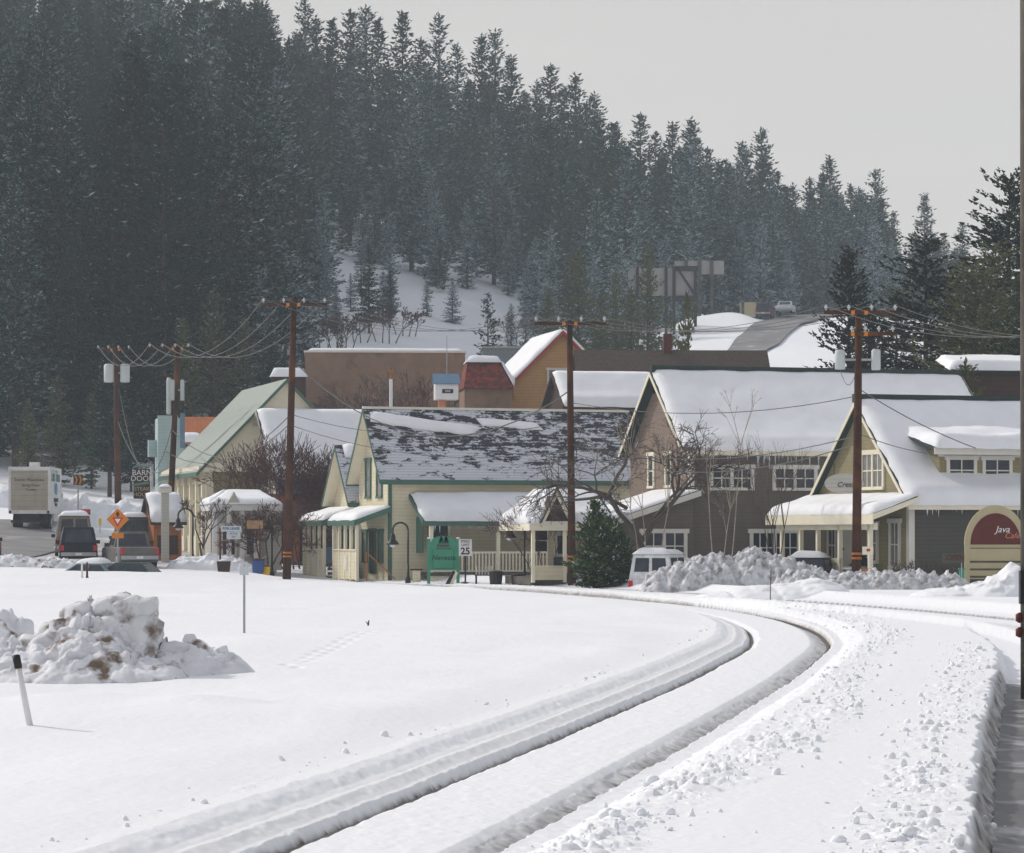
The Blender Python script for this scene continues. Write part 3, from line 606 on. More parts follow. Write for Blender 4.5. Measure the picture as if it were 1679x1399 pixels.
# small entry porch with gablet
mb = MB(); mb.prism([Vector((-7.5, -1.0, 2.34)), Vector((-3.6, -1.0, 2.34)), Vector((-3.6, 2.0, 3.72)), Vector((-5.9, 2.0, 3.72))], (0, 0, .12)); mb.prism([Vector((-7.5, -1.0, 2.34)), Vector((-5.9, 2.0, 3.72)), Vector((-5.9, 3.0, 3.72)), Vector((-7.5, 3.6, 2.34))], (0, 0, .12))
pr = mb.build('porch_roof', M['darkroof'], h)
snow_slab(pr, (-7.48, -.98, 2.46), (-3.7, -.98, 2.46), (-3.7, 2.0, 3.86), (-6.0, 2.0, 3.86), T=.18, seed=41, name='porch_snow')
snow_slab(pr, (-7.48, 3.6, 2.46), (-7.48, -.98, 2.46), (-5.95, 2.0, 3.84), (-5.95, 3.0, 3.84), T=.18, seed=43, name='porch_snow')
mb = MB(); mb.box(-7.5, -3.6, -1.05, -1.0, 2.10, 2.42); mb.box(-7.54, -7.5, -1.05, 3.6, 2.10, 2.42); mb.build('porch_fascia', M['creamtrim'], h)
mb = MB(); cx_ = -6.35
mb.prism([Vector((cx_ - .52, -1.12, 2.5)), Vector((cx_ + .52, -1.12, 2.5)), Vector((cx_, -1.12, 3.55))], (0, 1.4, 0)); mb.build('gablet', M['darkbrown'], h)
mb = MB()
for s in (-1, 1): mb.prism([Vector((cx_ + s * .72, -1.22, 2.42)), Vector((cx_, -1.22, 3.85)), Vector((cx_, -1.22, 3.60)), Vector((cx_ + s * .58, -1.22, 2.42))], (0, .08, 0))
mb.build('gablet_trim', M['creamtrim'], h)
mb = MB()
for s in (-1, 1): mb.prism([Vector((cx_ + s * .78, -1.26, 2.42)), Vector((cx_, -1.26, 3.95)), Vector((cx_, -1.26, 3.86)), Vector((cx_ + s * .72, -1.26, 2.42))], (0, .22, 0))
mb.build('gablet_roof', M['black'], h)
for x_ in (-7.4, -6.0, -4.6, -3.75): box_part('porch_post', M['creamtrim'], h, x_, x_ + .14, -.95, -.81, -.1, 2.1)
mb = MB(); mb.box(-7.4, -6.0, -.93, -.83, .42, .62); mb.box(-7.4, -6.0, -.90, -.86, 0, .42); mb.build('porch_railing', M['cream'], h)
box_part('porch_wall', M['cream'], h, -6.0, -3.9, 1.4, 1.5, 0, 2.3); box_part('porch_wall', M['cream'], h, -3.9, -3.91 + .4, -.93, -.87, -.1, .7)
window(h, 'f', -5.7, -4.7, 1.0, 2.0, nx=1, nz=1, out=-1.4)
box_part('porch_deck', M['woodgrey'], h, -7.4, -3.9, -.8, 3.2, -.2, .14)
box_part('meter_box', M['black'], h, -6.45, -6.05, -1.02, -.95, .62, .98)

# ---- cream house with patchy shingle roof
h = house('house', 638, 144, 19, 'cream clapboard house with green trim and black shingle roof patched with snow')
W_, L_ = 5.1, 12.6; ZE, ZR = 5.05, 8.1
gable_walls(h, L_, W_, ZE, ZR, 'x', 'cream')
k_, zl = gable_roof(h, L_, W_, ZE, ZR, 'x', 'patchy', ov=.55, eo=.35, fascia='greentrim')
mb = MB(); mb.box(-.03, .13, -.03, -.001, 0, ZE - .1); mb.box(-.03, -.001, -.001, .13, 0, ZE - .1); mb.box(.13, L_, -.04, -.001, ZE - .22, ZE - .05); mb.build('trim_boards', M['greentrim'], h)
mb = MB(); mb.box(-.56, L_ + .5, W_ / 2 - .1, W_ / 2 + .1, ZR + .1, ZR + .22); mb.build('ridge_cap', M['whitetrim'], h)
def onroof(a, v, up=.17):  # v: 0 at eave .. 1 ridge
    s0 = -.35 + (W_ / 2 + .35) * v; return (a, s0, zl + (ZR - zl) * v + up)
snow_slab(h, onroof(-.3, .82), onroof(4.6, .64), onroof(5.2, .72), onroof(-.3, .93), T=.13, seed=51, over=.15, name='roof_snow', rough=.8)
0 and snow_slab(h, onroof(8.5, .55), onroof(12.6, .45), onroof(12.6, .72), onroof(9.5, .70), T=.10, seed=53, over=.15, name='roof_snow', rough=.8)
snow_slab(h, onroof(5.2, .78), onroof(8.3, .72), onroof(8.1, .80), onroof(5.0, .86), T=.07, seed=55, over=.1, name='roof_snow', rough=.8)
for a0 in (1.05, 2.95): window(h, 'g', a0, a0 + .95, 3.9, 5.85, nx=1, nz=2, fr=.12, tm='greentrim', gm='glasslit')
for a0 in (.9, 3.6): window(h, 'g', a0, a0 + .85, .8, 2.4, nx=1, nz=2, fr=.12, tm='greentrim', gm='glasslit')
door(h, 'g', 2.2, 3.1, .3, 2.35, 'black', 'greentrim')
# lower gabled wing on the far side
gable_walls(h, 5, 4.3, 3.9, 6.45, 'x', 'cream', y0=5.35)
gable_roof(h, 5, 4.3, 3.9, 6.45, 'x', 'patchy', ov=.55, eo=.25, fascia='greentrim', y0=5.35)
snow_slab(h, (-.2, 7.0, 6.05), (1.6, 7.0, 6.05), (1.6, 7.45, 6.6), (-.2, 7.45, 6.6), T=.16, seed=57, name='wing_snow')
window(h, 'g', 6.1, 6.9, .8, 2.4, nx=1, nz=2, fr=.12, tm='greentrim'); window(h, 'g', 7.8, 8.6, .8, 2.4, nx=1, nz=2, fr=.12, tm='greentrim')
# two porches facing the street
for (ya, yb, sd_) in ((-.25, 4.4, 61), (5.5, 9.9, 63)):
    mb = MB(); mb.prism([Vector((-1.75, ya, 2.72)), Vector((.0, ya, 3.35)), Vector((0, yb, 3.35)), Vector((-1.75, yb, 2.72))], (0, 0, .12)); o = mb.build('porch_roof', M['greentrim'], h)
    mb = MB(); mb.box(-1.79, -1.75, ya, yb, 2.6, 2.86); mb.prism([Vector((-1.75, ya - .04, 2.60)), Vector((0, ya - .04, 3.23)), Vector((0, ya - .04, 3.49)), Vector((-1.75, ya - .04, 2.86))], (0, .035, 0)); mb.build('porch_fascia', M['greentrim'], o)
    snow_slab(o, (-1.75, yb, 2.85), (-1.75, ya, 2.85), (-.02, ya, 3.47), (-.02, yb, 3.47), T=.15, seed=sd_, name='porch_snow', over=.04)
    n_ = 5
    for i in range(n_):
        y = ya + .25 + (yb - ya - .64) * i / (n_ - 1); box_part('porch_post', M['creamtrim'], h, -1.62, -1.49, y, y + .14, 0, 2.62)
    mb = MB(); mb.box(-1.6, -1.53, ya + .3, yb - .35, .05, 1.42); mb.build('porch_parapet', M['cream'], h)
    box_part('parapet_cap', M['creamtrim'], h, -1.66, -1.47, ya + .3, yb - .35, 1.421, 1.48)
    box_part('lattice', M['whitetrim'], h, -1.63, -1.605, (ya + yb) / 2 - .5, (ya + yb) / 2 - .1, .5, 1.2)
mb = MB()
for i in range(4): mb.box(-1.5 + i * .0 , -.3, 4.45 + i * .0, 5.45, .0 + i * .22, .12 + i * .22)
mb.build('steps', M['darkbrown'], h)
mb = MB(); mb.tube((-1.2, -.3, 1.35), (-.1, -1.3, .1), .03, .03, 6).tube((-1.2, -.3, 1.35), (-1.2, -.3, 0), .03, .03, 6); mb.build('handrail', M['brownwood'], h)
# side veranda
x0_, x1_ = 1.35, 11.3
mb = MB(); mb.prism([Vector((x0_ - .35, -2.3, 2.72)), Vector((x1_, -2.3, 2.72)), Vector((x1_, 0, 3.98)), Vector((x0_ - .35, 0, 3.98))], (0, 0, .12)); vr = mb.build('veranda_roof', M['darkroof'], h)
mb = MB(); mb.box(x0_ - .35, x1_, -2.35, -2.3, 2.58, 2.86); mb.prism([Vector((x0_ - .39, -2.3, 2.62)), Vector((x0_ - .39, 0, 3.88)), Vector((x0_ - .39, 0, 4.08)), Vector((x0_ - .39, -2.3, 2.86))], (.035, 0, 0)); mb.build('veranda_fascia', M['greentrim'], vr)
snow_slab(vr, (x0_ - .33, -2.3, 2.85), (x1_, -2.3, 2.85), (x1_, -.02, 4.10), (x0_ - .33, -.02, 4.10), T=.19, seed=71, name='veranda_snow', rough=.6)
for x_ in (x0_, x0_ + 3.3, x0_ + 6.6, x0_ + 9.7): box_part('veranda_post', M['creamtrim'], h, x_, x_ + .16, -2.16, -2.0, 0, 2.6)
mb = MB(); mb.box(x0_, x1_, -2.12, -2.04, 1.28, 1.38); mb.box(x0_, x1_, -2.12, -2.04, .42, .50)
for i in range(58): x_ = x0_ + .22 + i * .168; mb.box(x_, x_ + .07, -2.10, -2.06, .5, 1.28)
mb.build('veranda_railing', M['creamtrim'], h)
icicles(vr, (x0_, -2.33, 2.58), (x1_, -2.33, 2.58), 90, 3, .38)
box_part('veranda_deck', M['woodgrey'], h, x0_, x1_, -2.2, -.01, .24, .40); box_part('deck_skirt', M['creamtrim'], h, x0_, x1_, -2.14, -2.10, -.1, .24)
box_part('veranda_end', M['greentrim'], h, x0_ - .02, x0_ + .03, -1.0, -.01, 1.3, 3.0)
window(h, 'f', 1.9, 3.0, 1.5, 3.1, nx=1, nz=1, fr=.1, tm='creamtrim')
window(h, 'f', 7.2, 8.2, 1.1, 2.7, nx=1, nz=2, fr=.1, tm='creamtrim')

# ---- white roofed dark house behind the bare thicket
h = house('house', 452, 163, 17, 'dark blue-grey shop house with large smooth snow roof behind the bare reddish tree')
W_, L_ = 6.5, 9.5; ZE, ZR = 5.0, 8.2
gable_walls(h, L_, W_, ZE, ZR, 'x', 'bluetrim', 'offwhite'); gable_roof(h, L_, W_, ZE, ZR, 'x', 'darkroof', snow=.2, ov=.35, eo=.4, fascia='offwhite', seed=81)
for x_ in (-1.0, .2, 1.3): box_part('porch_post', M['maroon'], h, x_, x_ + .26, -1.9, -1.64, 0, 2.9)
mb = MB(); mb.prism([Vector((-1.4, -2.1, 2.9)), Vector((6, -2.1, 2.9)), Vector((6, 0, 3.6)), Vector((-1.4, 0, 3.6))], (0, 0, .14)); o = mb.build('porch_roof', M['maroon'], h)
window(h, 'f', 2, 3.2, .8, 2.4, fr=.12, tm='bluetrim'); window(h, 'f', 4.4, 5.6, .8, 2.4, fr=.12, tm='bluetrim'); door(h, 'f', .4, 1.3, .1, 2.3, 'brownwood', 'maroon')

# ---- cream hall with green metal roof
h = house('hall', 338, 166, 15, 'cream hall with steep grey-green metal roof and pilastered side wall')
Wg, Ln = 8.8, 13.5; ZE, ZR = 5.15, 9.7
gable_walls(h, Wg, Ln, ZE, ZR, 'y', 'creamtrim'); gable_roof(h, Wg, Ln, ZE, ZR, 'y', 'greenroof', ov=.35, eo=.55, fascia='greentrim')
mb = MB(); mb.box(-.2, Wg, -.35, -.001, 4.75, 5.25); mb.box(-.45, -.001, -.3, Ln, 4.7, 5.05); mb.build('cornice', M['creamtrim'], h)
for y in np.linspace(.3, Ln - .5, 7): box_part('pilaster', M['creamtrim'], h, -.18, -.001, y, y + .4, 0, 4.7)
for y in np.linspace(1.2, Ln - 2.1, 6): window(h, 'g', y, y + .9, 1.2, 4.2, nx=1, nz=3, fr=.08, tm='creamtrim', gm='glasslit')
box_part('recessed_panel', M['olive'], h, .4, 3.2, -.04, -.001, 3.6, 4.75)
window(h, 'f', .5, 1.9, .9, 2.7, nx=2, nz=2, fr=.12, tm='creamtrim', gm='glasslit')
box_part('sunlit_board', M['cream'], h, 0, .4, -.06, -.001, .2, 3.4)  # cream strip up the left edge of the hall front

# ---- small grey-white porch building
h = house('porch_building', 430, 151, 12, 'small grey-white columned porch building with rounded snow roof and tiny gablet', 'porch building')
mb = MB(); mb.box(-2.4, .9, 1.4, 4, 0, 3.5); mb.build('wall', M['offwhite'], h)
mb = MB(); mb.box(-2.6, 1.0, -.1, 4.2, 3.25, 3.6); mb.build('entablature', M['white'], h)
snow_slab(h, (-2.6, -.1, 3.6), (1.0, -.1, 3.6), (.2, 2.6, 4.25), (-1.5, 2.6, 4.25), T=.12, seed=91); snow_slab(h, (-2.6, 4.2, 3.6), (-2.6, -.1, 3.6), (-1.45, 2.6, 4.25), (-1.45, 2.8, 4.25), T=.12, seed=92)
mb = MB(); mb.prism([Vector((-1.75, -.16, 3.6)), Vector((-1.1, -.16, 3.6)), Vector((-1.42, -.16, 4.2))], (0, .8, 0)); mb.build('gablet', M['offwhite'], h)
for x_ in (-2.45, -1.75, -1.1, -.4, .3): 
    mb = MB(); mb.box(x_, x_ + .22, -.02, .2, 0, 3.24); mb.build('column', M['white'], h)
mb = MB(); mb.box(.25, .95, -.08, .0, .3, 3.24); mb.build('panel', M['offwhite'], h)
window(h, 'f', -1.9, -1.1, 1.0, 2.6, nx=1, nz=2, out=-1.4, fr=.1); window(h, 'f', -.7, .1, 1.0, 2.6, nx=1, nz=2, out=-1.4, fr=.1)
mb = MB()
for s in (0, 1): mb.tube((-2.2 + s * 1.2, -.9, .2), (-.9 + s * 1.2, -.1, 1.1), .035, .035, 5)
mb.build('handrail', M['whitetrim'], h)

# ---- pale blue false-front building
h = house('building', 259, 182, 10, 'pale blue false-front building with blue end trim behind the leaning pole', 'building')
mb = MB(); mb.box(1.502, 2.7, .02, 3, 0, 5.4); mb.build('wall', M['paleblue'], h); mb = MB(); mb.box(0, 1.5, 0, 3, 0, 7.3); mb.box(-.0, 1.2, 0, .3, 7.3, 7.45); mb.build('wall', M['paleblue'], h)
mb = MB(); mb.box(1.32, 1.6, -.05, -.001, 5.5, 7.6); mb.box(2.6, 2.8, -.05, -.001, 4.9, 5.9); mb.build('trim', M['bluetrim'], h)
mb = MB(); mb.box(-.5, -.001, 1, 2, 5.0, 6.0); mb.build('bay', M['paleblue'], h); box_part('bay', M['paleblue'], h, -.4, -.001, .2, .8, 1.6, 2.6)
mb = MB(); mb.path([(.75, -.3, 3.1), (.75, -.3, 5.0), (.6, -.3, 5.25), (.3, -.3, 5.25)], .05); mb.build('vent_pipe', M['steel'], h)
h = house('building', 302, 204, 8, 'low building with orange metal roof above the pale blue false front', 'building')
z0_, z1_ = Z(729, 204) - h.location.z, Z(686, 206) - h.location.z
mb = MB(); mb.box(0, 7, 0, 5, 0, z0_ - .1); mb.build('wall', M['bluetrim'], h)
mb = MB(); mb.prism([Vector((-.2, -.4, z0_)), Vector((7, -.4, z0_)), Vector((7, 2.5, z1_)), Vector((-.2, 2.5, z1_))], (0, 0, .12)); mb.build('roof', M['orange_roof'], h)
snow_slab(h, (-.2, -.35, z0_ + .2), (1.6, -.35, z0_ + .2), (.9, .5, z0_ + .7), (-.2, .5, z0_ + .7), T=.18, seed=93)
# ---- white square pillar
h = house('pillar', 271, 158, 8, 'tall white square pillar with snow on its cap beside the leaning pole', 'pillar')
mb = MB(); mb.box(-.2, .2, 0, .4, -.3, 3.6); mb.build('shaft', M['offwhite'], h); mb = MB(); mb.box(-.33, .33, -.14, .54, 3.6, 3.9); mb.build('capital', M['whitetrim'], h)
snow_slab(h, (-.33, -.14, 3.9), (.33, -.14, 3.9), (.33, .54, 3.9), (-.33, .54, 3.9), T=.10, seed=94)
# ---- orange kiosk
h = house('kiosk', 252, 160, 20, 'small orange-brown wooden kiosk with steep snowy roof beside the pickup', 'kiosk')
gable_walls(h, 1.5, 2.2, 2.2, 3.35, 'x', 'brownwood'); gable_roof(h, 1.5, 2.2, 2.2, 3.35, 'x', 'darkroof', snow=.2, ov=.2, eo=.25, fascia='darkbrown', seed=95)
box_part('counter', M['darkbrown'], h, -.2, -.01, 0, 2.2, .9, 1.0); box_part('shutter', M['darkbrown'], h, .2, 1.3, -.04, -.001, .3, 1.3)

# ================================================================== BUILDINGS BEHIND
def bz(px, d): return gz(X(px, d), d)
h = house('building', 500, 213, 3, 'big flat-roofed brown stucco block standing behind the front row', 'building')
zt = Z(578, 213) - h.location.z
mb = MB(); mb.box(0, 11.2, 0, 9, -2, zt); mb.build('wall', M['stucco'], h); mb = MB(); mb.box(-.08, 11.28, -.08, 9.1, zt + .002, zt + .14); mb.build('parapet_cap', M['whitetrim'], h)
snow_slab(h, (.2, .3, zt + .12), (11, .3, zt + .12), (11, 8, zt + .12), (.2, 8, zt + .12), T=.14, seed=101)
h = house('shed', 446, 208, 5, 'low dark shed with a thick snow cap left of the brown stucco block', 'shed')
zt = Z(618, 208) - h.location.z
mb = MB(); mb.box(0, 2.3, 0, 3, -2, zt); mb.build('wall', M['darkbrown'], h); snow_slab(h, (-.1, -.1, zt), (2.4, -.1, zt), (2.4, 3, zt + .1), (-.1, 3, zt + .1), T=.42, seed=102)
h = house('building', 762, 196, 6, 'low building with rusty red mansard roof topped by snow', 'building')
z0_, z1_ = Z(636, 195) - h.location.z, Z(593, 196) - h.location.z
mb = MB(); mb.box(0, 3.0, .2, 4, -2, z0_); mb.build('wall', M['stucco'], h)
mb = MB(); mb.add([(-.1, -.3, z0_), (3.1, -.3, z0_), (2.35, .9, z1_), (.25, .9, z1_), (-.1, 4, z0_), (3.1, 4, z0_), (2.35, 3.2, z1_), (.25, 3.2, z1_)], [(0, 1, 2, 3), (1, 5, 6, 2), (5, 4, 7, 6), (4, 0, 3, 7), (3, 2, 6, 7)]); mb.build('roof', M['redtile'], h)
snow_slab(h, (.15, .7, z1_), (2.5, .7, z1_), (2.4, 3.2, z1_), (.2, 3.2, z1_), T=.28, seed=103)
snow_slab(h, (3.1, -.2, z0_ + .25), (3.1, 3.5, z0_ + .25), (2.4, 3.1, z1_ + .05), (2.4, .9, z1_ + .05), T=.2, seed=104)
h = house('building', 792, 222, 2, 'grey-blue metal clad building rising behind the rusty red roof', 'building')
zt = Z(571, 222) - h.location.z
mb = MB(); mb.box(0, 4.2, 0, 5, -2, zt); mb.build('wall', mat('grey_metal_cladding', (.20, .24, .26), .6, .06, siding=.3, axis='X'), h); box_part('roof_edge', M['steel'], h, -.1, 4.3, -.1, 5.1, zt, zt + .12)
h = house('house', 836, 200, 12, 'tan gabled building with red rake boards and snow on its left slope', z=None)
# gable faces the camera, ridge runs back
zr_, ze_ = Z(545, 200) - h.location.z, Z(632, 200) - h.location.z
Wg = 7.0
gable_walls(h, Wg, 8, ze_, zr_, 'y', 'tan', zb=-2)
gable_roof(h, Wg, 8, ze_, zr_, 'y', 'darkroof', snow=.22, ov=.4, eo=.35, fascia='redtrim', seed=105, snow_back=.2)
window(h, 'f', 2.5, 4.3, ze_ - .4, ze_ + 1.15, nx=1, nz=1, fr=.12, gm='glasslit')
mb = MB(); mb.box(.2, .6, -.06, -.01, ze_ - .9, ze_); mb.build('pilaster', M['tan'], h)
h = house('building', 958, 186, 3, 'long low building with wide dark brown shake roof behind the taupe house', 'building')
zr_, ze_ = Z(578, 189) - h.location.z, Z(640, 186) - h.location.z
gable_walls(h, 11.2, 6, ze_, zr_, 'x', 'darkbrown', zb=-2); gable_roof(h, 11.2, 6, ze_, zr_, 'x', 'brownroof', ov=.4, eo=.3, fascia='darkbrown')
snow_slab(h, (8.2, .8, ze_ + .75), (11.2, .8, ze_ + .75), (11.2, 1.4, ze_ + 1.2), (8.9, 1.4, ze_ + 1.2), T=.12, seed=106)
mb = MB(); mb.box(5.15, 5.65, 2.7, 3.2, zr_ - .3, zr_ + 1.15); mb.build('chimney', M['maroon'], h); 
h = house('house', 930, 172, 14, 'low dark brown cabin with snow covered roof in front of the shake roofed building')
zr_, ze_ = Z(615, 174) - h.location.z, Z(663, 172) - h.location.z
gable_walls(h, 5.5, 4.6, ze_, zr_, 'x', 'darkbrown', zb=-1); gable_roof(h, 5.5, 4.6, ze_, zr_, 'x', 'brownroof', snow=.2, ov=.3, eo=.3, fascia='darkbrown', seed=107)
h = house('tower', 714, 172, 6, 'little white cupola tower with blue gabled roof and dark vent on a salmon post', 'tower')
zb_, zt_ = Z(655, 172) - h.location.z, Z(628, 172) - h.location.z
mb = MB(); mb.box(.2, .6, .3, .7, -.5, zb_ + .0); mb.build('post', M['salmon'], h)
mb = MB(); mb.box(0, 1.3, 0, 1.3, zb_, zt_); mb.prism([Vector((0, 0, zt_)), Vector((0, 1.3, zt_)), Vector((0, .65, zt_ + .45))], (1.3, 0, 0)); mb.build('cabin', M['white'], h)
mb = MB(); mb.prism([Vector((-.1, -.12, zt_ - .08)), Vector((1.4, -.12, zt_ - .08)), Vector((1.4, .65, zt_ + .5)), Vector((-.1, .65, zt_ + .5))], (0, 0, .06)); mb.prism([Vector((-.1, 1.42, zt_ - .08)), Vector((1.4, 1.42, zt_ - .08)), Vector((1.4, .65, zt_ + .5)), Vector((-.1, .65, zt_ + .5))], (0, 0, .06)); mb.build('roof', M['bluetrim'], h)
mb = MB(); mb.box(.38, 1.0, -.03, -.001, zb_ + .35, zb_ + .58); mb.build('vent', M['black'], h)
text(h, '2800', .16, 'white', face_cam(.69, -.04, zb_ + .465))
mb = MB(); mb.tube((.7, .65, zt_ + .5), (.7, .65, zt_ + 2.7), .03, .02, 5); mb.build('antenna', M['steel'], h)
p = G(641, 160); h = empty('flue', p, 0, 'thin white flue pipe with a rusty cap above the patchy roof', 'flue pipe')
zt_ = Z(622, 160) - p.z
mb = MB(); mb.tube((0, 0, 0), (0, 0, zt_), .09, .09, 8); mb.build('pipe', M['white'], h); mb = MB(); mb.tube((0, 0, zt_), (0, 0, zt_ + .35), .07, .07, 8).box(-.16, .16, -.16, .16, zt_ + .35, zt_ + .47); mb.build('cap', M['brownwood'], h)
h = house('house', 1562, 150, 8, 'dark reddish brown board house half hidden behind the right-hand snowy roof')
zt = Z(612, 150) - h.location.z
mb = MB(); mb.box(0, 9, 0, 6, 0, zt); mb.build('wall', M['darkbrown'], h); mb = MB(); mb.box(-.3, 9, -.3, 6, zt, zt + .14); mb.build('roof', M['darkroof'], h)
snow_slab(h, (-.3, -.3, zt + .14), (9, -.3, zt + .14), (9, 5, zt + .9), (.6, 5, zt + .9), T=.3, seed=108)
h = house('house', 1600, 205, 5, 'small teal house among the pines at the right edge, lower one')
zt = Z(570, 205) - h.location.z; mb = MB(); mb.box(0, 6, 0, 4, -3, zt); mb.build('wall', M['bluetrim'], h); box_part('porch', M['teal'], h, .0, 1.6, -1, -.01, zt - 2, zt - .1)
mb = MB(); mb.box(-.3, 6.3, -.4, 4.3, zt, zt + .12); mb.build('roof', M['darkroof'], h); snow_slab(h, (-.3, -.4, zt + .12), (6.3, -.4, zt + .12), (6.3, 4, zt + .4), (-.3, 4, zt + .4), T=.3, seed=109)
h = house('house', 1637, 262, 5, 'small pale teal house glimpsed between the pines high at the right edge')
zt = Z(475, 262) - h.location.z; mb = MB(); mb.box(0, 3, 0, 3, -6, zt); mb.build('wall', M['teal'], h)
gable_roof(h, 3, 3, zt, zt + 1.0, 'x', 'darkroof', snow=.25, seed=110)

# ================================================================== SNOW HEAPS
def heap(name, label, px, d, w_, dp, bumps, mt, res=.05, chunk=.16, cs=2.6, seed=0, cat='snow pile', group=None, sharp=1.0):
    c = G(px, d); nx_ = int(w_ / res); ny_ = int(dp / res)
    gx, gy = np.meshgrid(np.linspace(-w_ / 2, w_ / 2, nx_), np.linspace(-dp / 2, dp / 2, ny_), indexing='ij')
    wx = gx + .22 * (fbm(gx * 2 + seed, gy * 2, 3, seed) - .5); wy = gy + .22 * (fbm(gx * 2, gy * 2 + seed, 3, seed + 9) - .5)
    z = np.zeros(gx.shape)
    for (bx, by, rx, ry, hh, pw) in bumps:
        q = ((wx - bx) / rx) ** 2 + ((wy - by) / ry) ** 2
        z = np.maximum(z, hh * np.clip(1 - q, 0, 1) ** pw) + .25 * hh * np.clip(1 - q / 1.7, 0, 1) ** 2 * (z > 0)
    env = np.clip(z / .35, 0, 1)
    for k, (f, a_) in enumerate(((cs, 1.0), (cs * 2.1, .55), (cs * 4.5, .28))):
        dd_, v = worley(wx * f + 3 * seed, wy * f, seed + 20 + k)
        z = z + env * chunk * a_ * (np.clip(1.05 - dd_ * 1.5, 0, 1) ** .6 * (.4 + v) - .45)
    edge = np.minimum(np.minimum(gx + w_ / 2, w_ / 2 - gx) / .3, np.minimum(gy + dp / 2, dp / 2 - gy) / .3)
    z = z * np.clip(edge, 0, 1) - .06 * (1 - np.clip(z / .05, 0, 1))
    hx = gx + .10 * (fbm(gx * 5, z * 5 + gy * 3, 2, seed + 30) - .5) * env; hy = gy + .35 * (fbm(gx * 4, gy * 3 + z * 3, 2, seed + 31) - .5) * env
    Zw = ground_z(gx + c.x, gy + c.y, False) + z - c.z
    i_ = np.arange(nx_ * ny_).reshape(nx_, ny_)
    fs = np.stack([i_[:-1, :-1], i_[1:, :-1], i_[1:, 1:], i_[:-1, 1:]], -1).reshape(-1, 4)
    o = link(name, np_mesh(name, np.stack([hx, hy, Zw], -1).reshape(-1, 3), fs, [M[mt]], smooth=True), None, c)
    return tag(o, label, cat, group)
pile = heap('snow_pile', 'tall dirty plowed snow pile with brown ice chunks in the left foreground', 175, 46.5, 4.8, 3.8,
     [(.28, .25, .62, .7, .92, .55), (-.45, .3, .55, .6, .86, .6), (-.3, -.2, 1.1, 1.2, .74, .9), (-1.4, .1, 1.1, 1.2, .52, .9), (1.0, .2, .75, .7, .50, .8), (1.5, .3, .7, .6, .34, 1), (-.2, -.9, 1.5, .8, .33, 1), (-1.9, -.3, .5, 1, .38, 1), (.5, -.7, .9, .6, .25, 1)],
     'dirty', res=.026, chunk=.15, cs=2.4, seed=3)
def chunk(par, x, y, z, rx, ry, rz_, seed, mt='dirty', name='ice_chunk', n=26, tilt=(0, 0, 0)):
    th, ph = np.meshgrid(np.linspace(0, 2 * math.pi, n, endpoint=False), np.linspace(-math.pi / 2, math.pi / 2, n // 2 + 1), indexing='ij')
    q = np.stack([np.cos(th) * np.cos(ph), np.sin(th) * np.cos(ph), np.sin(ph)], -1)
    q = q / (np.sum(np.abs(q) ** 5, -1, keepdims=True) ** (1 / 5))
    nz_ = fbm(q[..., 0] * 1.6 + seed * 3.1, q[..., 1] * 1.6 + q[..., 2] * 1.3, 4, seed) - .5; n2 = fbm(q[..., 2] * 4 + seed, q[..., 0] * 4 - q[..., 1] * 3, 3, seed + 5) - .5
    q = q * (1 + .65 * nz_ + .25 * n2)[..., None] * np.array([rx, ry, rz_])
    Mx = np.array(Matrix.Rotation(tilt[0], 3, 'X') @ Matrix.Rotation(tilt[1], 3, 'Y') @ Matrix.Rotation(tilt[2], 3, 'Z')); q = q @ Mx.T + np.array([x, y, z])
    m_ = q.shape[1]; i_ = np.arange(n * m_).reshape(n, m_); j_ = np.roll(i_, -1, 0)
    fs = np.stack([i_[:, :-1], j_[:, :-1], j_[:, 1:], i_[:, 1:]], -1).reshape(-1, 4)
    return link(name, np_mesh(name, q.reshape(-1, 3), fs, [M[mt]], smooth=True), par)
pile.scale = (1, 1, .92)
for k, a_ in enumerate([(.42, .1, 1.02, .36, .34, .28, (0, .1, 0)), (.10, .15, 1.08, .34, .3, .24, (.1, -.25, .3)), (.50, .0, .72, .28, .3, .30, (0, 0, .5)), (.18, -.05, .72, .30, .3, .26, (.2, .3, 0)), (-.46, .2, .98, .24, .26, .20, (0, -.3, .4)), (-.28, .05, .70, .26, .26, .22, (.2, 0, .2)), (-.78, .1, .66, .26, .26, .20, (0, .2, .8)), (.62, -.1, .42, .18, .2, .18, (0, 0, 0)), (-.05, -.25, .52, .22, .2, .16, (0, .3, .2)), (-1.1, -.1, .48, .22, .22, .14, (.2, .2, .2)), (1.05, .0, .44, .22, .2, .12, (0, .1, 0)), (.82, -.1, .34, .16, .16, .10, (0, 0, 1)), (.35, -.7, .22, .14, .14, .09, (0, 0, 2)), (-1.7, .2, .40, .22, .22, .14, (.2, .2, .2))]):
    chunk(pile, *a_[:6], 60 + k, tilt=a_[6], mt='ice')
heap('snow_pile', 'small chunk pile with dark grit at the far left edge behind the tall dirty pile', 12, 56, 1.6, 1.6, [(0, 0, .5, .6, .62, .3), (-.3, 0, .6, .6, .55, .5)], 'dirty', res=.03, chunk=.16, seed=8)
heap('snow_pile', 'long grey plowed snow bank of lumps in front of the taupe house', 1206, 116, 7.6, 4.2,
     [(-1.9, 0, 1.5, 1.5, .92, .5), (-.6, .3, 1.6, 1.5, .86, .5), (.7, .2, 1.6, 1.5, .98, .5), (1.8, 0, 1.3, 1.4, .80, .6), (2.8, -.3, 1.0, 1.2, .5, .8), (-3.0, -.2, .7, 1.2, .6, .8)], 'grubby', res=.05, chunk=.24, cs=2.1, seed=14)
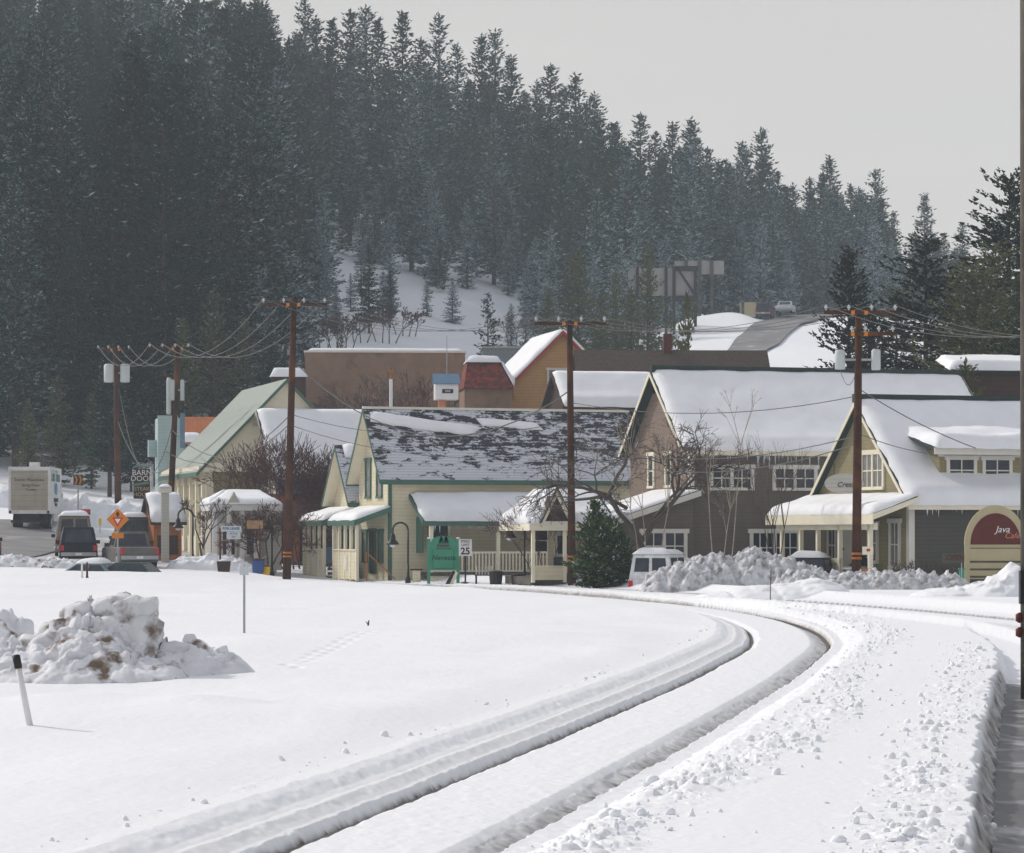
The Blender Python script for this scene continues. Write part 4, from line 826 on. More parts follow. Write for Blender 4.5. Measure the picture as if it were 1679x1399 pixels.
heap('snow_pile', 'low smooth white snow mound in front of the grey plowed bank', 1262, 103, 6.4, 4.0, [(0, 0, 2.6, 1.8, .48, 1.2), (1.6, .3, 1.2, 1, .32, 1)], 'snow', res=.08, chunk=.03, seed=16)
heap('snow_pile', 'low lumpy grey snow bank along the front of the olive house', 1430, 108, 7.4, 3.0,
     [(-2.4, .2, 1.3, 1.1, .62, .6), (-1.0, 0, 1.2, 1.1, .45, .6), (.3, .2, 1.3, 1.1, .5, .6), (1.5, .1, 1.3, 1.1, .52, .6), (2.7, 0, .9, 1.0, .4, .8)], 'grubby', res=.05, chunk=.2, cs=2.6, seed=18)
heap('snow_pile', 'white snow bank with a pointed top at the right edge below the tan arched board', 1640, 96, 6.0, 4.0,
     [(.35, 0, .8, 1.1, .85, 1), (-.2, 0, 1.2, 1.3, .5, 1), (1.2, 0, 1.1, 1.2, .75, 1), (-1.6, .2, 1.3, 1.2, .25, 1)], 'snow', res=.06, chunk=.06, seed=19)
heap('snow_pile', 'brown slushy berm at the street edge below the dark utility vehicle', 60, 146, 9, 3.4,
     [(-3, 0, 1.8, 1.1, .5, .7), (-1, .2, 1.8, 1.1, .42, .7), (1, 0, 1.8, 1, .36, .7), (2.8, 0, 1.5, 1, .3, .7)], 'dirty', res=.07, chunk=.14, seed=21)
heap('snow_pile', 'white snow bank behind the box truck and the yellow diamond sign', 165, 192, 12, 5, [(-3.2, 0, 2.4, 1.8, 1.3, .8), (-.8, 0, 2.6, 1.8, 1.5, .7), (1.8, 0, 2.4, 1.8, 1.3, .8), (3.8, 0, 1.8, 1.5, .9, .8)], 'snow', res=.12, chunk=.3, cs=1, seed=22)
heap('snow_pile', 'white snow bank beyond the street at the far left behind the box truck', -10, 205, 9, 5, [(0, 0, 4, 2, 1.3, .6)], 'snow', res=.15, chunk=.2, cs=1, seed=23)
heap('snow_pile', 'snow heap around the little bare tree by the cream hall', 350, 148, 5.4, 2.6, [(-1.2, 0, 1.1, 1, .55, .7), (.1, 0, 1.4, 1, .65, .7), (1.4, 0, 1.2, 1, .5, .7)], 'snow', res=.07, chunk=.14, seed=24)

# loose snow clods thrown up along the track and the road edge
rc = np.random.default_rng(77); V_, F_ = [], []
import bmesh
bmc = bmesh.new(); bmesh.ops.create_icosphere(bmc, subdivisions=2, radius=1.0); cube = np.array([v.co[:] for v in bmc.verts]); cf = np.array([[v.index for v in f.verts] for f in bmc.faces]); bmc.free()
for k in range(1600):
    t_ = rc.random(); d = 17 * (95 / 17) ** t_
    if k % 20 < 12: cv, o_ = CV1, 1.95 + .25 * math.sin(d * .21) + rc.normal() * .34
    elif k % 20 < 19: cv, o_ = CVE, -.5 + rc.normal() * .30 if d < 62 else -99
    else: cv, o_ = CV1, -1.85 - abs(rc.normal()) * .25
    if o_ < -50: continue
    if cv is CV1 and rc.random() < .55 and fbm(np.array([d * .7]), np.array([o_]), 2, 3)[0] < .5: continue
    g = np.interp(d, cv[0], np.gradient(cv[1], cv[0])); l_ = math.sqrt(1 + g * g); x = np.interp(d, cv[0], cv[1]) + o_ / l_; y = d - o_ * g / l_
    r = .010 + .032 * rc.random() ** 3 + (.02 if rc.random() < .03 else 0)
    q = cube * r * rc.uniform(.38, 1.5, 3) * (.72 + .75 * fbm(cube[:, 0] * 1.3 + k, cube[:, 1] * 1.3 + cube[:, 2], 3, k % 50))[:, None]; Q = np.linalg.qr(rc.normal(size=(3, 3)))[0]
    V_.append(q @ Q.T + [x, y, float(ground_z(np.array([x]), np.array([y]))[0]) + r * .22]); F_.append(cf + len(cube) * len(F_))
tag(link('snow_clods', np_mesh('snow_clods', np.concatenate(V_), np.concatenate(F_), [M['snow']], smooth=True)), 'small loose snow clods scattered along the track and road edge', None, None, 'stuff')

# ================================================================== POLES AND WIRES
def pole(px0, d, y0, px1, y1, arms, r0, label, cans=(), name='utility_pole', band=True, yaw=0, ty=None):
    b = Vector((X(px0, d), d, gz(X(px0, d), d) - .1)); t_ = Vector((X(px1, d), d, Z(y1, d)))
    o = empty(name, b, 0, label, 'utility pole', 'wooden utility poles along the street')
    mb = MB(); mb.smooth = True; mb.tube((0, 0, 0), t_ - b, r0, r0 * .68, 12); mb.build('pole', M['wood'], o)
    dr = (t_ - b).normalized(); ends = []
    for (ay, ax0, ax1) in arms:
        s_ = (Z(ay, d) - b.z) / dr.z; c = dr * s_; y_ = c.y - r0 - .05
        x0, x1 = X(ax0, d) - b.x, X(ax1, d) - b.x
        A = Matrix.Translation((c.x, y_, c.z)) @ Matrix.Rotation(yaw, 4, 'Z') @ Matrix.Translation((-c.x, -y_, -c.z))
        mb = MB(); mb.box(x0, x1, y_ - .06, y_ + .06, c.z - .07, c.z + .07, A); mb.build('crossarm', M['wood'], o)
        for s in (-1, 1):
            mb = MB(); mb.box(c.x + s * .25 - .07, c.x + s * .25 + .07, y_ - .08, y_ - .062, c.z - .09, c.z + .06, A); mb.build('marker_plate', M['orange'], o)
        for k in (0, .33, .66, 1):
            xx = x0 + .08 + (x1 - x0 - .16) * k
            q = A @ Vector((xx, y_, c.z + .07))
            mb = MB(); mb.lathe(q, [(.03, 0), (.03, .08), (.07, .09), (.07, .13), (.04, .15), (.05, .19), (.01, .22)], 8); mb.build('insulator', M['greysteel'], o)
            ends.append(b + q + Vector((0, 0, .2)))
    for (cx, cy, cw, chh) in cans:
        c = Vector((X(cx, d) - b.x, -.05, Z(cy, d) - b.z)); r_ = cw * d / F / 2; hh = chh * d / F / 2
        mb = MB(); mb.smooth = True; mb.lathe(c, [(r_ * .9, -hh), (r_, -hh * .9), (r_, hh * .85), (r_ * .7, hh), (.03, hh * 1.02)], 14); cn_ = mb.build('transformer', M['greysteel'], o)
        mb = MB(); mb.tube(c + Vector((0, 0, hh)), c + Vector((0, 0, hh + .25)), .04, .025, 6); mb.build('bushing', M['darkbrown'], cn_)
        mb = MB(); mb.box(min(0, c.x), max(0, c.x), -.09, -.02, c.z - .04, c.z + .04); mb.build('mount', M['steel'], cn_)
    if band:
        for q in (1.1, 1.27):
            c = dr * q; mb = MB(); mb.tube(c, c + dr * .09, r0 * .98 + .012, r0 * .98 + .010, 12); mb.build('reflective_band', M['band'], o)
    return o, ends, b, dr
PA = pole(1404, 115, 975, 1408, 508, [(513, 1350, 1470), (548, 1392, 1466)], .19, 'dark wooden utility pole in front of the olive gabled house', [(1377, 590, 17, 32), (1402, 590, 0.1, .1), (1437, 585, 15, 38)][0:1] + [(1436, 590, 15, 34)])
PB = pole(938, 128, 962, 934, 526, [(531, 876, 994)], .18, 'dark wooden utility pole standing left of the green fir bush')
PC = pole(470, 140, 950, 482, 488, [(500, 430, 536)], .20, 'leaning reddish wooden utility pole left of the cream porches')
PD = pole(276, 172, 925, 292, 567, [(572, 244, 312)], .20, 'leaning wooden utility pole with grey transformers beside the pale blue building', [(283, 640, 9, 34), (299, 640, 7, 34), (277, 650, 8, 60)])
PE = pole(194, 200, 835, 190, 570, [(574, 160, 214)], .24, 'farthest utility pole with two big grey transformers against the forest', [(179, 612, 17, 30), (205, 612, 16, 30)], band=False)
def wire(a, b, sag, label, r=.013, n=18, name='power_line', grp='power and telephone lines between the poles'):
    a, b = Vector(a), Vector(b); pts = [a.lerp(b, t) - Vector((0, 0, 4 * sag * t * (1 - t))) for t in np.linspace(0, 1, n)]
    mb = MB(); 
    for p_, q_ in zip(pts[:-1], pts[1:]): mb.tube(p_, q_, r, r, 4, False)
    o = mb.build(name, M['wire']); return tag(o, label, 'power line', grp)
far_r = Vector((X(1900, 96), 96, Z(520, 96)))
for k in range(4):
    off = Vector((.9 * (k - 1.5), 0, 0))
    wire(PA[1][k], far_r + off, .9, 'power line running right from the pole in front of the olive house')
    wire(PB[1][k], PA[1][k], .8, 'power line between the fir bush pole and the olive house pole')
    wire(PC[1][k], PB[1][k], 1.0, 'power line between the leaning reddish pole and the fir bush pole')
    wire(PD[1][k], PC[1][k], 1.6, 'power line between the transformer pole and the leaning reddish pole', r=.019)
    wire(PE[1][k], PD[1][k], 1.3, 'power line between the farthest pole and the transformer pole', r=.022)
def at(px, py, d): return Vector((X(px, d), d, Z(py, d)))
wire(at(484, 595, 140), at(935, 640, 128), 2.6, 'thick telephone line sagging past the brown stucco block', r=.03)
wire(at(478, 680, 140), at(935, 690, 128), .8, 'upper telephone line crossing the patchy shingle roof', r=.02)
wire(at(476, 697, 140), at(935, 738, 128), .8, 'lower telephone line crossing the patchy shingle roof', r=.02)
wire(at(935, 660, 128), at(1403, 650, 115), .55, 'upper telephone line crossing the taupe house roof', r=.02)
wire(at(935, 728, 128), at(1403, 715, 115), .75, 'middle telephone line crossing the taupe house', r=.02)
wire(at(935, 742, 128), at(1403, 728, 115), .95, 'lower telephone line crossing the taupe house windows', r=.022)
wire(at(1412, 640, 115), at(1600, 735, 118), .15, 'service line from the pole down to the dormer of the olive house', r=.022)
wire(at(1410, 712, 115), at(1530, 745, 119), .1, 'short telephone line onto the olive house roof', r=.018)
wire(at(1403, 612, 115), at(1378, 607, 114.6), .5, 'loop of wire hanging under the transformer', r=.014)
wire(at(474, 682, 140), at(280, 745, 172), 1.2, 'telephone line between the two leaning poles', r=.024)
wire(at(282, 700, 172), at(196, 640, 200), 4.0, 'slack line between the two left poles', r=.028)
wire(at(278, 765, 172), at(193, 690, 200), 1.5, 'lowest slack line between the two left poles', r=.028)
wire(at(472, 698, 140), at(282, 705, 172), 1.5, 'upper telephone line between the two leaning poles', r=.024)

# thick weathered post cut by the right edge
p = G(1692, 46); o = empty('wooden_post', p, 0, 'weathered grey wooden post cut off by the right edge of the picture', 'post')
mb = MB(); mb.smooth = True; mb.tube((0, 0, -.1), (-.03, 0, 12), .17, .15, 14); mb.build('post', M['woodgrey'], o)
for z_ in (1.02, 1.24): mb = MB(); mb.smooth = True; mb.lathe((-.19, -.02, z_), [(.01, -.08), (.06, -.05), (.06, .05), (.01, .08)], 10); mb.build('knob', M['maroon'], o)
mb = MB(); mb.box(-.19, -.12, -.1, .06, 1.45, 1.95); mb.build('box', M['black'], o)

# ================================================================== SIGNS, LAMPS, STREET FURNITURE
def lamp(px, d, yb, ytop, hx, hy, label):
    p = G(px, d); o = empty('street_lamp', p, 0, label, 'street lamp', 'black goose-neck street lamps')
    H = Z(ytop, d) - p.z; hxx = (hx - px) * d / F; sgn = -1 if hxx < 0 else 1; rr = abs(hxx) / 2
    zc = H - rr; pts = [Vector((0, 0, 0)), Vector((0, 0, zc))] + [Vector((sgn * rr + -sgn * rr * math.cos(t_), 0, zc + rr * math.sin(t_))) for t_ in np.linspace(.15, math.pi, 12)]
    pts.append(Vector((hxx, 0, Z(hy, d) - p.z + .45)))
    mb = MB(); mb.smooth = True; mb.path(pts, .045, 8); mb.lathe((0, 0, -.05), [(.14, 0), (.12, .25), (.07, .35), (.05, .9)], 10); mb.build('post', M['black'], o)
    c = Vector((hxx, 0, Z(hy, d) - p.z)); mb = MB(); mb.smooth = True
    mb.lathe(c, [(.30, 0), (.26, .07), (.14, .22), (.11, .42), (.05, .52)], 14); mb.build('lamp_shade', M['black'], o)
    mb = MB(); mb.smooth = True; mb.lathe(c, [(.04, -.12), (.13, -.08), (.15, -.001)], 10); mb.build('bulb', M['white'], o)
lamp(669, 139, 958, 857, 644, 893, 'black goose-neck street lamp at the corner of the cream house')
lamp(860, 133, 965, 843, 836, 882, 'black goose-neck street lamp in front of the cream veranda')
lamp(316, 152, 930, 834, 292, 866, 'black goose-neck street lamp by the cream hall and small bare tree')
lamp(446, 150, 945, 845, 440, 868, 'black street lamp with short neck beside the maroon shop posts')
# big green sign
d = 136; p = G(727, d); o = empty('green_sign', p, 0, 'large green wooden town sign with tree emblem in front of the cream veranda', 'sign')
s_ = d / F; zb_, zt_ = Z(935, d) - p.z, Z(886, d) - p.z; hw = 24 * s_
for s in (-1, 1): box_part('post', M['signgreen'], o, s * hw - .07, s * hw + .07, -.07, .07, -.05, zt_ + .06); box_part('post_snow', M['snow'], o, s * hw - .08, s * hw + .08, -.08, .08, zt_ + .062, zt_ + .13, bevel=.03)
mb = MB(); mb.box(-hw + .07, hw - .07, -.03, .03, zb_, zt_ - .08); mb.prism([Vector((.55 * math.cos(t_), -.03, zt_ - .08 + .28 * math.sin(t_))) for t_ in np.linspace(0, math.pi, 13)], (0, .06, 0)); bd = mb.build('board', M['signgreen'], o)
mb = MB(); mb.box(-hw + .18, hw - .18, -.036, -.031, zb_ + .06, zb_ + .08); mb.box(-hw + .18, -hw + .20, -.036, -.031, zb_ + .08, zt_ - .4); mb.box(hw - .2, hw - .18, -.036, -.031, zb_ + .08, zt_ - .4); mb.build('border', M['signdark'], bd)
box_part('ribbon', M['woodgrey'], bd, -.28, .28, -.045, -.031, zt_ - .30, zt_ - .19)
for x_, h_ in ((.12, .30), (-.10, .22)): 
    mb = MB(); [mb.prism([Vector((x_ - .13 + k * .03, -.07, zt_ - .14 + k * .09)), Vector((x_ + .13 - k * .03, -.07, zt_ - .14 + k * .09)), Vector((x_, -.07, zt_ + .05 + k * .09 + h_ * .3))], (0, .02, 0)) for k in range(3)]; mb.build('tree_emblem', M['signdark'], bd)
text(bd, 'Nevesta', .32, 'signdark', face_cam(0, -.036, (zb_ + zt_) / 2 - .12), shear=.25, bold=.004)
text(bd, 'TRUCKEE RIVER', .10, 'signdark', face_cam(0, -.036, zt_ - .38))
# speed limit
d = 135; p = G(763, d); o = empty('speed_limit_sign', p, 0, 'white speed limit 25 sign right of the big green sign', 'sign')
zc = Z(898, d) - p.z; mb = MB(); mb.tube((0, .03, -.1), (0, .03, zc + .3), .04, .04, 6); mb.build('post', M['black'], o)
b_ = box_part('plate', M['white'], o, -.29, .29, -.01, .01, zc - .37, zc + .37)
text(b_, 'SPEED', .155, 'black', face_cam(0, -.014, zc + .27)); text(b_, 'LIMIT', .155, 'black', face_cam(0, -.014, zc + .11)); text(b_, '25', .42, 'black', face_cam(0, -.014, zc - .17), bold=.01)
# parking style sign at left and tan board
d = 146; p = G(361, d); o = empty('street_sign', p, 0, 'pale lettered sign on a dark post above a planter box by the porch building', 'sign')
zc = Z(870, d) - p.z; mb = MB(); mb.tube((0, 0, 0), (0, 0, zc + .12), .05, .05, 6); mb.build('post', M['maroon'], o)
b_ = box_part('plate', M['greysteel'], o, .02, 1.02, -.03, .0, zc - .05, zc + .22); b2_ = box_part('plate', M['greysteel'], o, .32, .98, -.03, 0, zc - .42, zc - .06)
text(b_, 'FOR LEASE', .17, 'blue', face_cam(.52, -.035, zc + .09), bold=.004)
for k, t_ in enumerate(('RETAIL', '587')): text(b2_, t_, .12, 'blue', face_cam(.65, -.035, zc - .15 - k * .16))
o = empty('planter', G(367, 145), 0, 'dark brown square planter box at the foot of the pale lettered sign', 'planter')
mb = MB(); mb.add([(-.26, -.26, 0), (.26, -.26, 0), (.26, .26, 0), (-.26, .26, 0), (-.31, -.31, .5), (.31, -.31, .5), (.31, .31, .5), (-.31, .31, .5)], [(3, 2, 1, 0), (0, 1, 5, 4), (1, 2, 6, 5), (2, 3, 7, 6), (3, 0, 4, 7), (4, 5, 6, 7)]); mb.build('box', M['darkbrown'], o); mb = MB(); mb.smooth = True; mb.lathe((0, 0, .5), [(.28, 0), (.2, .07), (.05, .10)], 10); mb.build('snow_cap', M['snow'], o)
d = 147; p = G(426, d); o = empty('street_sign', p, 0, 'small tan board sign on a thin post right of the porch building', 'sign')
zc = Z(861, d) - p.z; mb = MB(); mb.tube((0, 0, 0), (0, 0, zc), .04, .04, 6); mb.build('post', M['maroon'], o); box_part('board', mat('weathered_tan_board', (.34, .21, .11), .8, .25, 4), o, -.62, .15, -.03, .02, zc - .18, zc + .22)
mb = MB(); mb.box(-.66, .19, -.04, .0, zc + .222, zc + .26); mb.box(-.66, .19, -.04, .0, zc - .22, zc - .182); mb.build('frame', M['darkbrown'], o)
# back of a small sign in the snow field
d = 67; p = G(400.5, d); o = empty('trail_sign', p, 0, 'thin grey steel post with small square sign plate standing alone in the snow field', 'sign')
mb = MB(); mb.box(-.024, .024, -.02, .02, -.1, Z(927, d) - p.z); mb.build('post', M['steel'], o); box_part('plate', M['greysteel'], o, -.10, .10, -.03, -.022, Z(943, d) - p.z, Z(928, d) - p.z)
# leaning snow marker
a_ = G(49, 33.3); b_ = at(26, 1074, 33.3); o = empty('snow_marker', a_, 0, 'leaning white snow marker stake with black cap in the left foreground', 'marker stake')
v_ = b_ - a_; mb = MB(); mb.smooth = True; mb.tube(-v_ * .1, v_ * .86, .036, .033, 12); mb.build('stake', M['white'], o); mb = MB(); mb.smooth = True; mb.tube(v_ * .82, v_ * .99, .044, .044, 12).tube(v_ * .99, v_ * 1.005, .044, .02, 12); mb.build('cap', M['black'], o)
mb = MB(); mb.smooth = True; mb.tube(v_ * .808, v_ * .819, .04, .04, 12); mb.build('ring', M['maroon'], o)
# delineator by the street
p = G(139, 132); o = empty('delineator', p, 0, 'pair of small red and white street delineators standing in the snow below the dark vehicle', 'delineator')
for x_, m_ in ((-.12, 'white'), (.1, 'maroon')): mb = MB(); mb.lathe((x_, 0, -.1), [(.09, 0), (.05, .2), (.04, .75), (.02, .8)], 8); mb.build('marker', M[m_], o)
p = G(1263, 101); o = empty('stake', p, 0, 'thin dark stake upright in the white snow mound before the taupe house', 'stake'); mb = MB(); mb.tube((0, 0, 0), (.02, 0, 1.0), .018, .014, 5); mb.build('rod', M['woodgrey'], o)
p = G(603, 74.5); mb = MB(); mb.tube((0, 0, -.05), (.03, 0, .13), .03, .015, 5).tube((.01, 0, .03), (-.04, 0, .10), .015, .01, 5); o = mb.build('twig', M['bark']); o.location = p; tag(o, 'small dark twig poking out of the open snow field', 'twig')
# warning signs left
d = 143; p = G(193, d); o = empty('warning_sign', p, 0, 'orange diamond yield-ahead warning sign with plaque by the parked pickup', 'sign')
zc = Z(852, d) - p.z; r_ = .53; mb = MB(); mb.tube((0, .04, -.1), (0, .04, zc + .3), .04, .04, 6); mb.build('post', M['steel'], o)
mb = MB(); mb.prism([Vector((0, -.01, zc + r_)), Vector((-r_, -.01, zc)), Vector((0, -.01, zc - r_)), Vector((r_, -.01, zc))], (0, .02, 0)); b_ = mb.build('plate', M['orange'], o)
mb = MB(); mb.prism([Vector((-.26, -.016, zc + .10)), Vector((.26, -.016, zc + .10)), Vector((0, -.016, zc - .34))], (0, .005, 0)); mb.build('yield_border', M['red'], b_)
mb = MB(); mb.prism([Vector((-.14, -.021, zc + .03)), Vector((.14, -.021, zc + .03)), Vector((0, -.021, zc - .20))], (0, .004, 0)); mb.build('yield_symbol', M['white'], b_)
mb = MB(); mb.prism([Vector((-.10, -.016, zc + .22)), Vector((.10, -.016, zc + .22)), Vector((.0, -.016, zc + .40))], (0, .005, 0)); mb.box(-.04, .04, -.016, -.011, zc + .12, zc + .22); mb.build('arrow', M['black'], b_)
box_part('plaque', M['orange'], o, -.28, .28, -.01, .01, zc - .88, zc - .62)
d = 186; p = G(128, d); o = empty('chevron_sign', p, 0, 'small orange and black chevron sign sticking out behind the box truck', 'sign')
zc = Z(787, d) - p.z; mb = MB(); mb.tube((0, .04, 0), (0, .04, zc + .2), .05, .05, 6); mb.build('post', M['steel'], o); b_ = box_part('plate', M['black'], o, -.28, .28, -.01, .01, zc - .32, zc + .32)
for x_ in (-.22, .04): mb = MB(); mb.prism([Vector((x_, -.016, zc + .28)), Vector((x_ + .10, -.016, zc + .28)), Vector((x_ + .2, -.016, zc)), Vector((x_ + .10, -.016, zc - .28)), Vector((x_, -.016, zc - .28)), Vector((x_ + .1, -.016, zc))], (0, .005, 0)); mb.build('chevron', M['orange'], b_)
for px_, l_ in ((164, 'small narrow yellow marker left of the orange diamond sign'), (219, 'small narrow yellow marker right of the orange diamond sign')):
    p = G(px_, 186); o = empty('delineator', p, 0, l_, 'delineator'); zc = Z(856, 186) - p.z; box_part('plate', M['yellow'], o, -.09, .09, -.01, .01, zc - .22, zc + .22); mb = MB(); mb.tube((0, .03, -.3), (0, .03, zc), .03, .03, 5); mb.build('post', M['steel'], o)
# hanging sign at the blue building
d = 168; p = at(248, 818, d); o = empty('hanging_sign', p, 0, 'dark hanging sign with white lettering and teal swoosh left of the pale blue building', 'sign')
s_ = d / F; zt_ = 53 * s_
b_ = box_part('board', M['darkbrown'], o, -29 * s_, -2 * s_, -.03, .03, 0, zt_ * .92)
text(b_, 'BARN', .42, 'white', face_cam(-15 * s_, -.035, zt_ * .80)); text(b_, 'DOOR', .42, 'white', face_cam(-15 * s_, -.035, zt_ * .62))
mb = MB(); mb.prism([Vector((-1.15, -.05, zt_ * .44)), Vector((-.15, -.05, zt_ * .54)), Vector((-.1, -.05, zt_ * .46)), Vector((-.9, -.05, zt_ * .40))], (0, .015, 0)); mb.build('swoosh', M['teal'], b_)
text(b_, 'STEAK', .30, 'boardtan', face_cam(-15 * s_, -.035, zt_ * .30)); text(b_, 'HOUSE', .30, 'boardtan', face_cam(-15 * s_, -.035, zt_ * .13))
mb = MB(); mb.path([(-.08, .04, -3.9 + p.z * 0), (-.08, .04, zt_)], .06, 6); mb.build('post', M['white'], o); mb = MB(); mb.path([(-.08, .0, zt_ * .98), (-.6, .0, zt_ * 1.02), (-1.0, 0, zt_ * .96)], .04, 6); mb.build('bracket', M['teal'], o)
# big tan arched board at right
d = 112; p = G(1632, d); o = empty('arched_board', p, R(2), 'tall tan board with a red arched top panel and white lettering at the right edge', 'sign')
s_ = d / F; hw = 47 * s_; zc = Z(893, d) - p.z
box_part('post', M['boardtan'], o, -hw - .08, -hw + .1, -.06, .06, -.1, zc + .0); box_part('post', M['boardtan'], o, hw - .1, hw + .08, -.06, .06, -.1, zc)
b_ = box_part('panel', M['boardtan'], o, -hw + .1, hw - .1, -.04, .03, .3, zc)
mb = MB()
for k in (.35, .62, .9): mb.box(-hw + .1, hw - .1, -.06, -.041, k, k + .07)
mb.box(-hw + .1, hw - .1, -.05, -.041, 1.42, 1.45); mb.build('batten', M['woodgrey'], b_)
arc = lambda r1, r2, y: [Vector((r1 * math.cos(t_), y, zc + r2 * math.sin(t_))) for t_ in np.linspace(0, math.pi, 21)]
mb = MB(); mb.prism(arc(hw + .1, 1.45, -.06), (0, .10, 0)); a2 = mb.build('arch', M['boardtan'], o)
mb = MB(); mb.prism(arc(hw - .12, 1.15, -.072), (0, .01, 0)); mb.build('arch_panel', M['maroon'], a2)
text(a2, 'Java', .34, 'white', face_cam(.25, -.08, zc + .55), shear=.3)
text(a2, 'Cafe', .30, 'salmon', face_cam(.6, -.08, zc + .32), shear=.3)
p = G(1577, 111); o = empty('green_post', p, 0, 'green painted square post left of the tan arched board', 'post'); box_part('post', M['signgreen'], o, -.09, .09, -.09, .09, -.1, Z(934, 111) - p.z); box_part('cap', M['signgreen'], o, -.12, .12, -.12, .12, Z(934, 111) - p.z, Z(934, 111) - p.z + .05)
p = G(1552, 110); o = empty('small_sign', p, 0, 'small red lettered sign on the charcoal wall near the green post', 'sign'); zc = Z(915, 110) - p.z
text(o, 'OPEN', .26, 'maroon', face_cam(.3, 0, zc), shear=.2); mb = MB(); mb.tube((.55, .05, 0), (.55, .05, zc + .1), .02, .02, 5); mb.build('post', M['steel'], o); box_part('board', M['charcoal'], o, -.15, .65, .008, .04, zc - .18, zc + .18)
# two notices on the porch post of the olive house
p = at(1423, 903, 113); o = empty('notice_board', p, 0, 'cream square notice beside the pole on the olive house porch', 'sign'); box_part('board', M['creamtrim'], o, -.2, .2, -.02, .02, -.15, .15); box_part('emblem', M['red'], o, -.05, .08, -.026, -.021, -.03, .07)
p = at(1422, 940, 113); o = empty('notice_board', p, 0, 'red-brown lettered board beside the pole on the olive house porch', 'sign'); b_ = box_part('board', M['brownwood'], o, -.27, .27, -.02, .02, -.17, .17); text(b_, 'COFFEE', .12, 'white', face_cam(0, -.024, .02))
# benches and bins before the veranda
def bin_(px, d, w_, h_, label, m_='black', nm='litter_bin'):
    p = G(px, d); o = empty(nm, p, 0, label, 'bin')
    mb = MB(); mb.lathe((0, 0, 0), [(w_ * .42, 0), (w_ * .5, h_ * .85)], 12); mb.build('body', M[m_], o); mb = MB(); mb.lathe((0, 0, h_ * .85 + .002), [(w_ * .54, 0), (w_ * .5, h_ * .08), (w_ * .2, h_ * .15)], 12); mb.build('lid', M['darkbrown'], o)
bin_(813, 132, .6, .62, 'round dark bin at the right of the slatted bench before the veranda'); bin_(848, 132, .55, .5, 'short dark bin at the foot of the lamp before the veranda')
p = G(794, 133); o = empty('bench', p, 0, 'dark slatted bench before the cream veranda', 'bench')
for x_ in (-.35, .35): box_part('leg', M['black'], o, x_ - .04, x_ + .04, -.2, .2, -.05, .38)
mb = MB(); [mb.box(-.42, .42, -.22 + k * .11, -.14 + k * .11, .381, .42) for k in range(4)]; mb.build('seat', M['darkbrown'], o); mb = MB(); [mb.box(-.38 + k * .13, -.31 + k * .13, .21, .24, .42, .8) for k in range(6)]; mb.build('backrest', M['whitetrim'], o)
p = G(741, 134); o = empty('sandwich_board', p, R(20), 'leaning dark and white folding board at the foot of the green sign', 'board'); mb = MB(); mb.prism([Vector((-.3, 0, 0)), Vector((-.1, 0, 0)), Vector((.15, 0, .55)), Vector((.05, 0, .6))], (0, .05, 0)); mb.build('panel', M['black'], o); mb = MB(); mb.prism([Vector((-.08, -.01, 0)), Vector((.06, -.01, 0)), Vector((.28, -.01, .5)), Vector((.18, -.01, .56))], (0, .05, 0)); mb.build('panel', M['creamtrim'], o)
p = G(762, 134.4); o = empty('shrub_mound', p, 0, 'low dark snow-free planter mound at the base of the speed limit post', 'planter'); mb = MB(); mb.smooth = True; mb.lathe((0, 0, -.05), [(.34, 0), (.3, .1), (.15, .16), (.02, .19)], 12); mb.build('mound', M['darkbrown'], o)
bin_(423, 146, .62, .75, 'dark blue bin beside the maroon shop posts', 'blue'); bin_(436, 146.5, .42, .5, 'small yellow-green bin beside the dark blue bin', 'yellow')
p = G(683, 139); o = empty('bollard', p, 0, 'short cream post with dark cap at the veranda end left of the green sign', 'post'); box_part('post', M['cream'], o, -.18, .18, -.1, .1, -.05, .55); box_part('cap', M['darkbrown'], o, -.28, .28, -.16, .16, .552, .62)
# billboards and rail beyond the town
p = G(1090, 345); o = empty('billboard', p, 0, 'long pale billboard seen from behind with dark timber frame on the hillside', 'billboard')
z0_, z1_ = Z(497, 345) - p.z, Z(440, 345) - p.z; s_ = 345 / F
box_part('panel', M['billboard'], o, -60 * s_, 52 * s_, -.1, .1, z0_ + .8, z1_)
for x_ in (-45, -25, 2, 15, 50): box_part('post', M['black'], o, x_ * s_ - .16, x_ * s_ + .16, -.5, -.11, -2, z1_ + .1)
mb = MB(); mb.box(15 * s_, 54 * s_, -.66, -.61, z1_ - .4, z1_ + .2); mb.prism([Vector((17 * s_, -.66, z1_)), Vector((22 * s_, -.66, z1_)), Vector((52 * s_, -.66, z0_ + .8)), Vector((47 * s_, -.66, z0_ + .8))], (0, .05, 0)); mb.box(12 * s_, 54 * s_, -.66, -.61, z0_ + .2, z0_ + .8); mb.build('brace', M['black'], o)
p = G(1146, 372); o = empty('billboard', p, 0, 'smaller upper billboard panels seen from behind above the long one', 'billboard'); s_ = 372 / F; z0_, z1_ = Z(450, 372) - p.z, Z(428, 372) - p.z
for a0, a1 in ((-40, -22), (-20, 0), (2, 20), (22, 41)): box_part('panel', M['billboard'], o, a0 * s_, a1 * s_, -.1, .1, z0_, z1_)
for x_ in (-21, 1, 21): box_part('post', M['woodgrey'], o, x_ * s_ - .2, x_ * s_ + .2, -.4, -.11, -1, z1_)
p = G(1230, 378); o = empty('billboard', p, 0, 'small tan board on posts beside the cars on the hill road', 'billboard'); s_ = 378 / F; z0_, z1_ = Z(520, 378) - p.z, Z(496, 378) - p.z
box_part('panel', M['boardtan'], o, -17 * s_, 17 * s_, -.1, .1, max(z0_, .3), z1_); [box_part('post', M['woodgrey'], o, x_ * s_ - .15, x_ * s_ + .15, -.25, -.11, -1, z1_) for x_ in (-12, 12)]

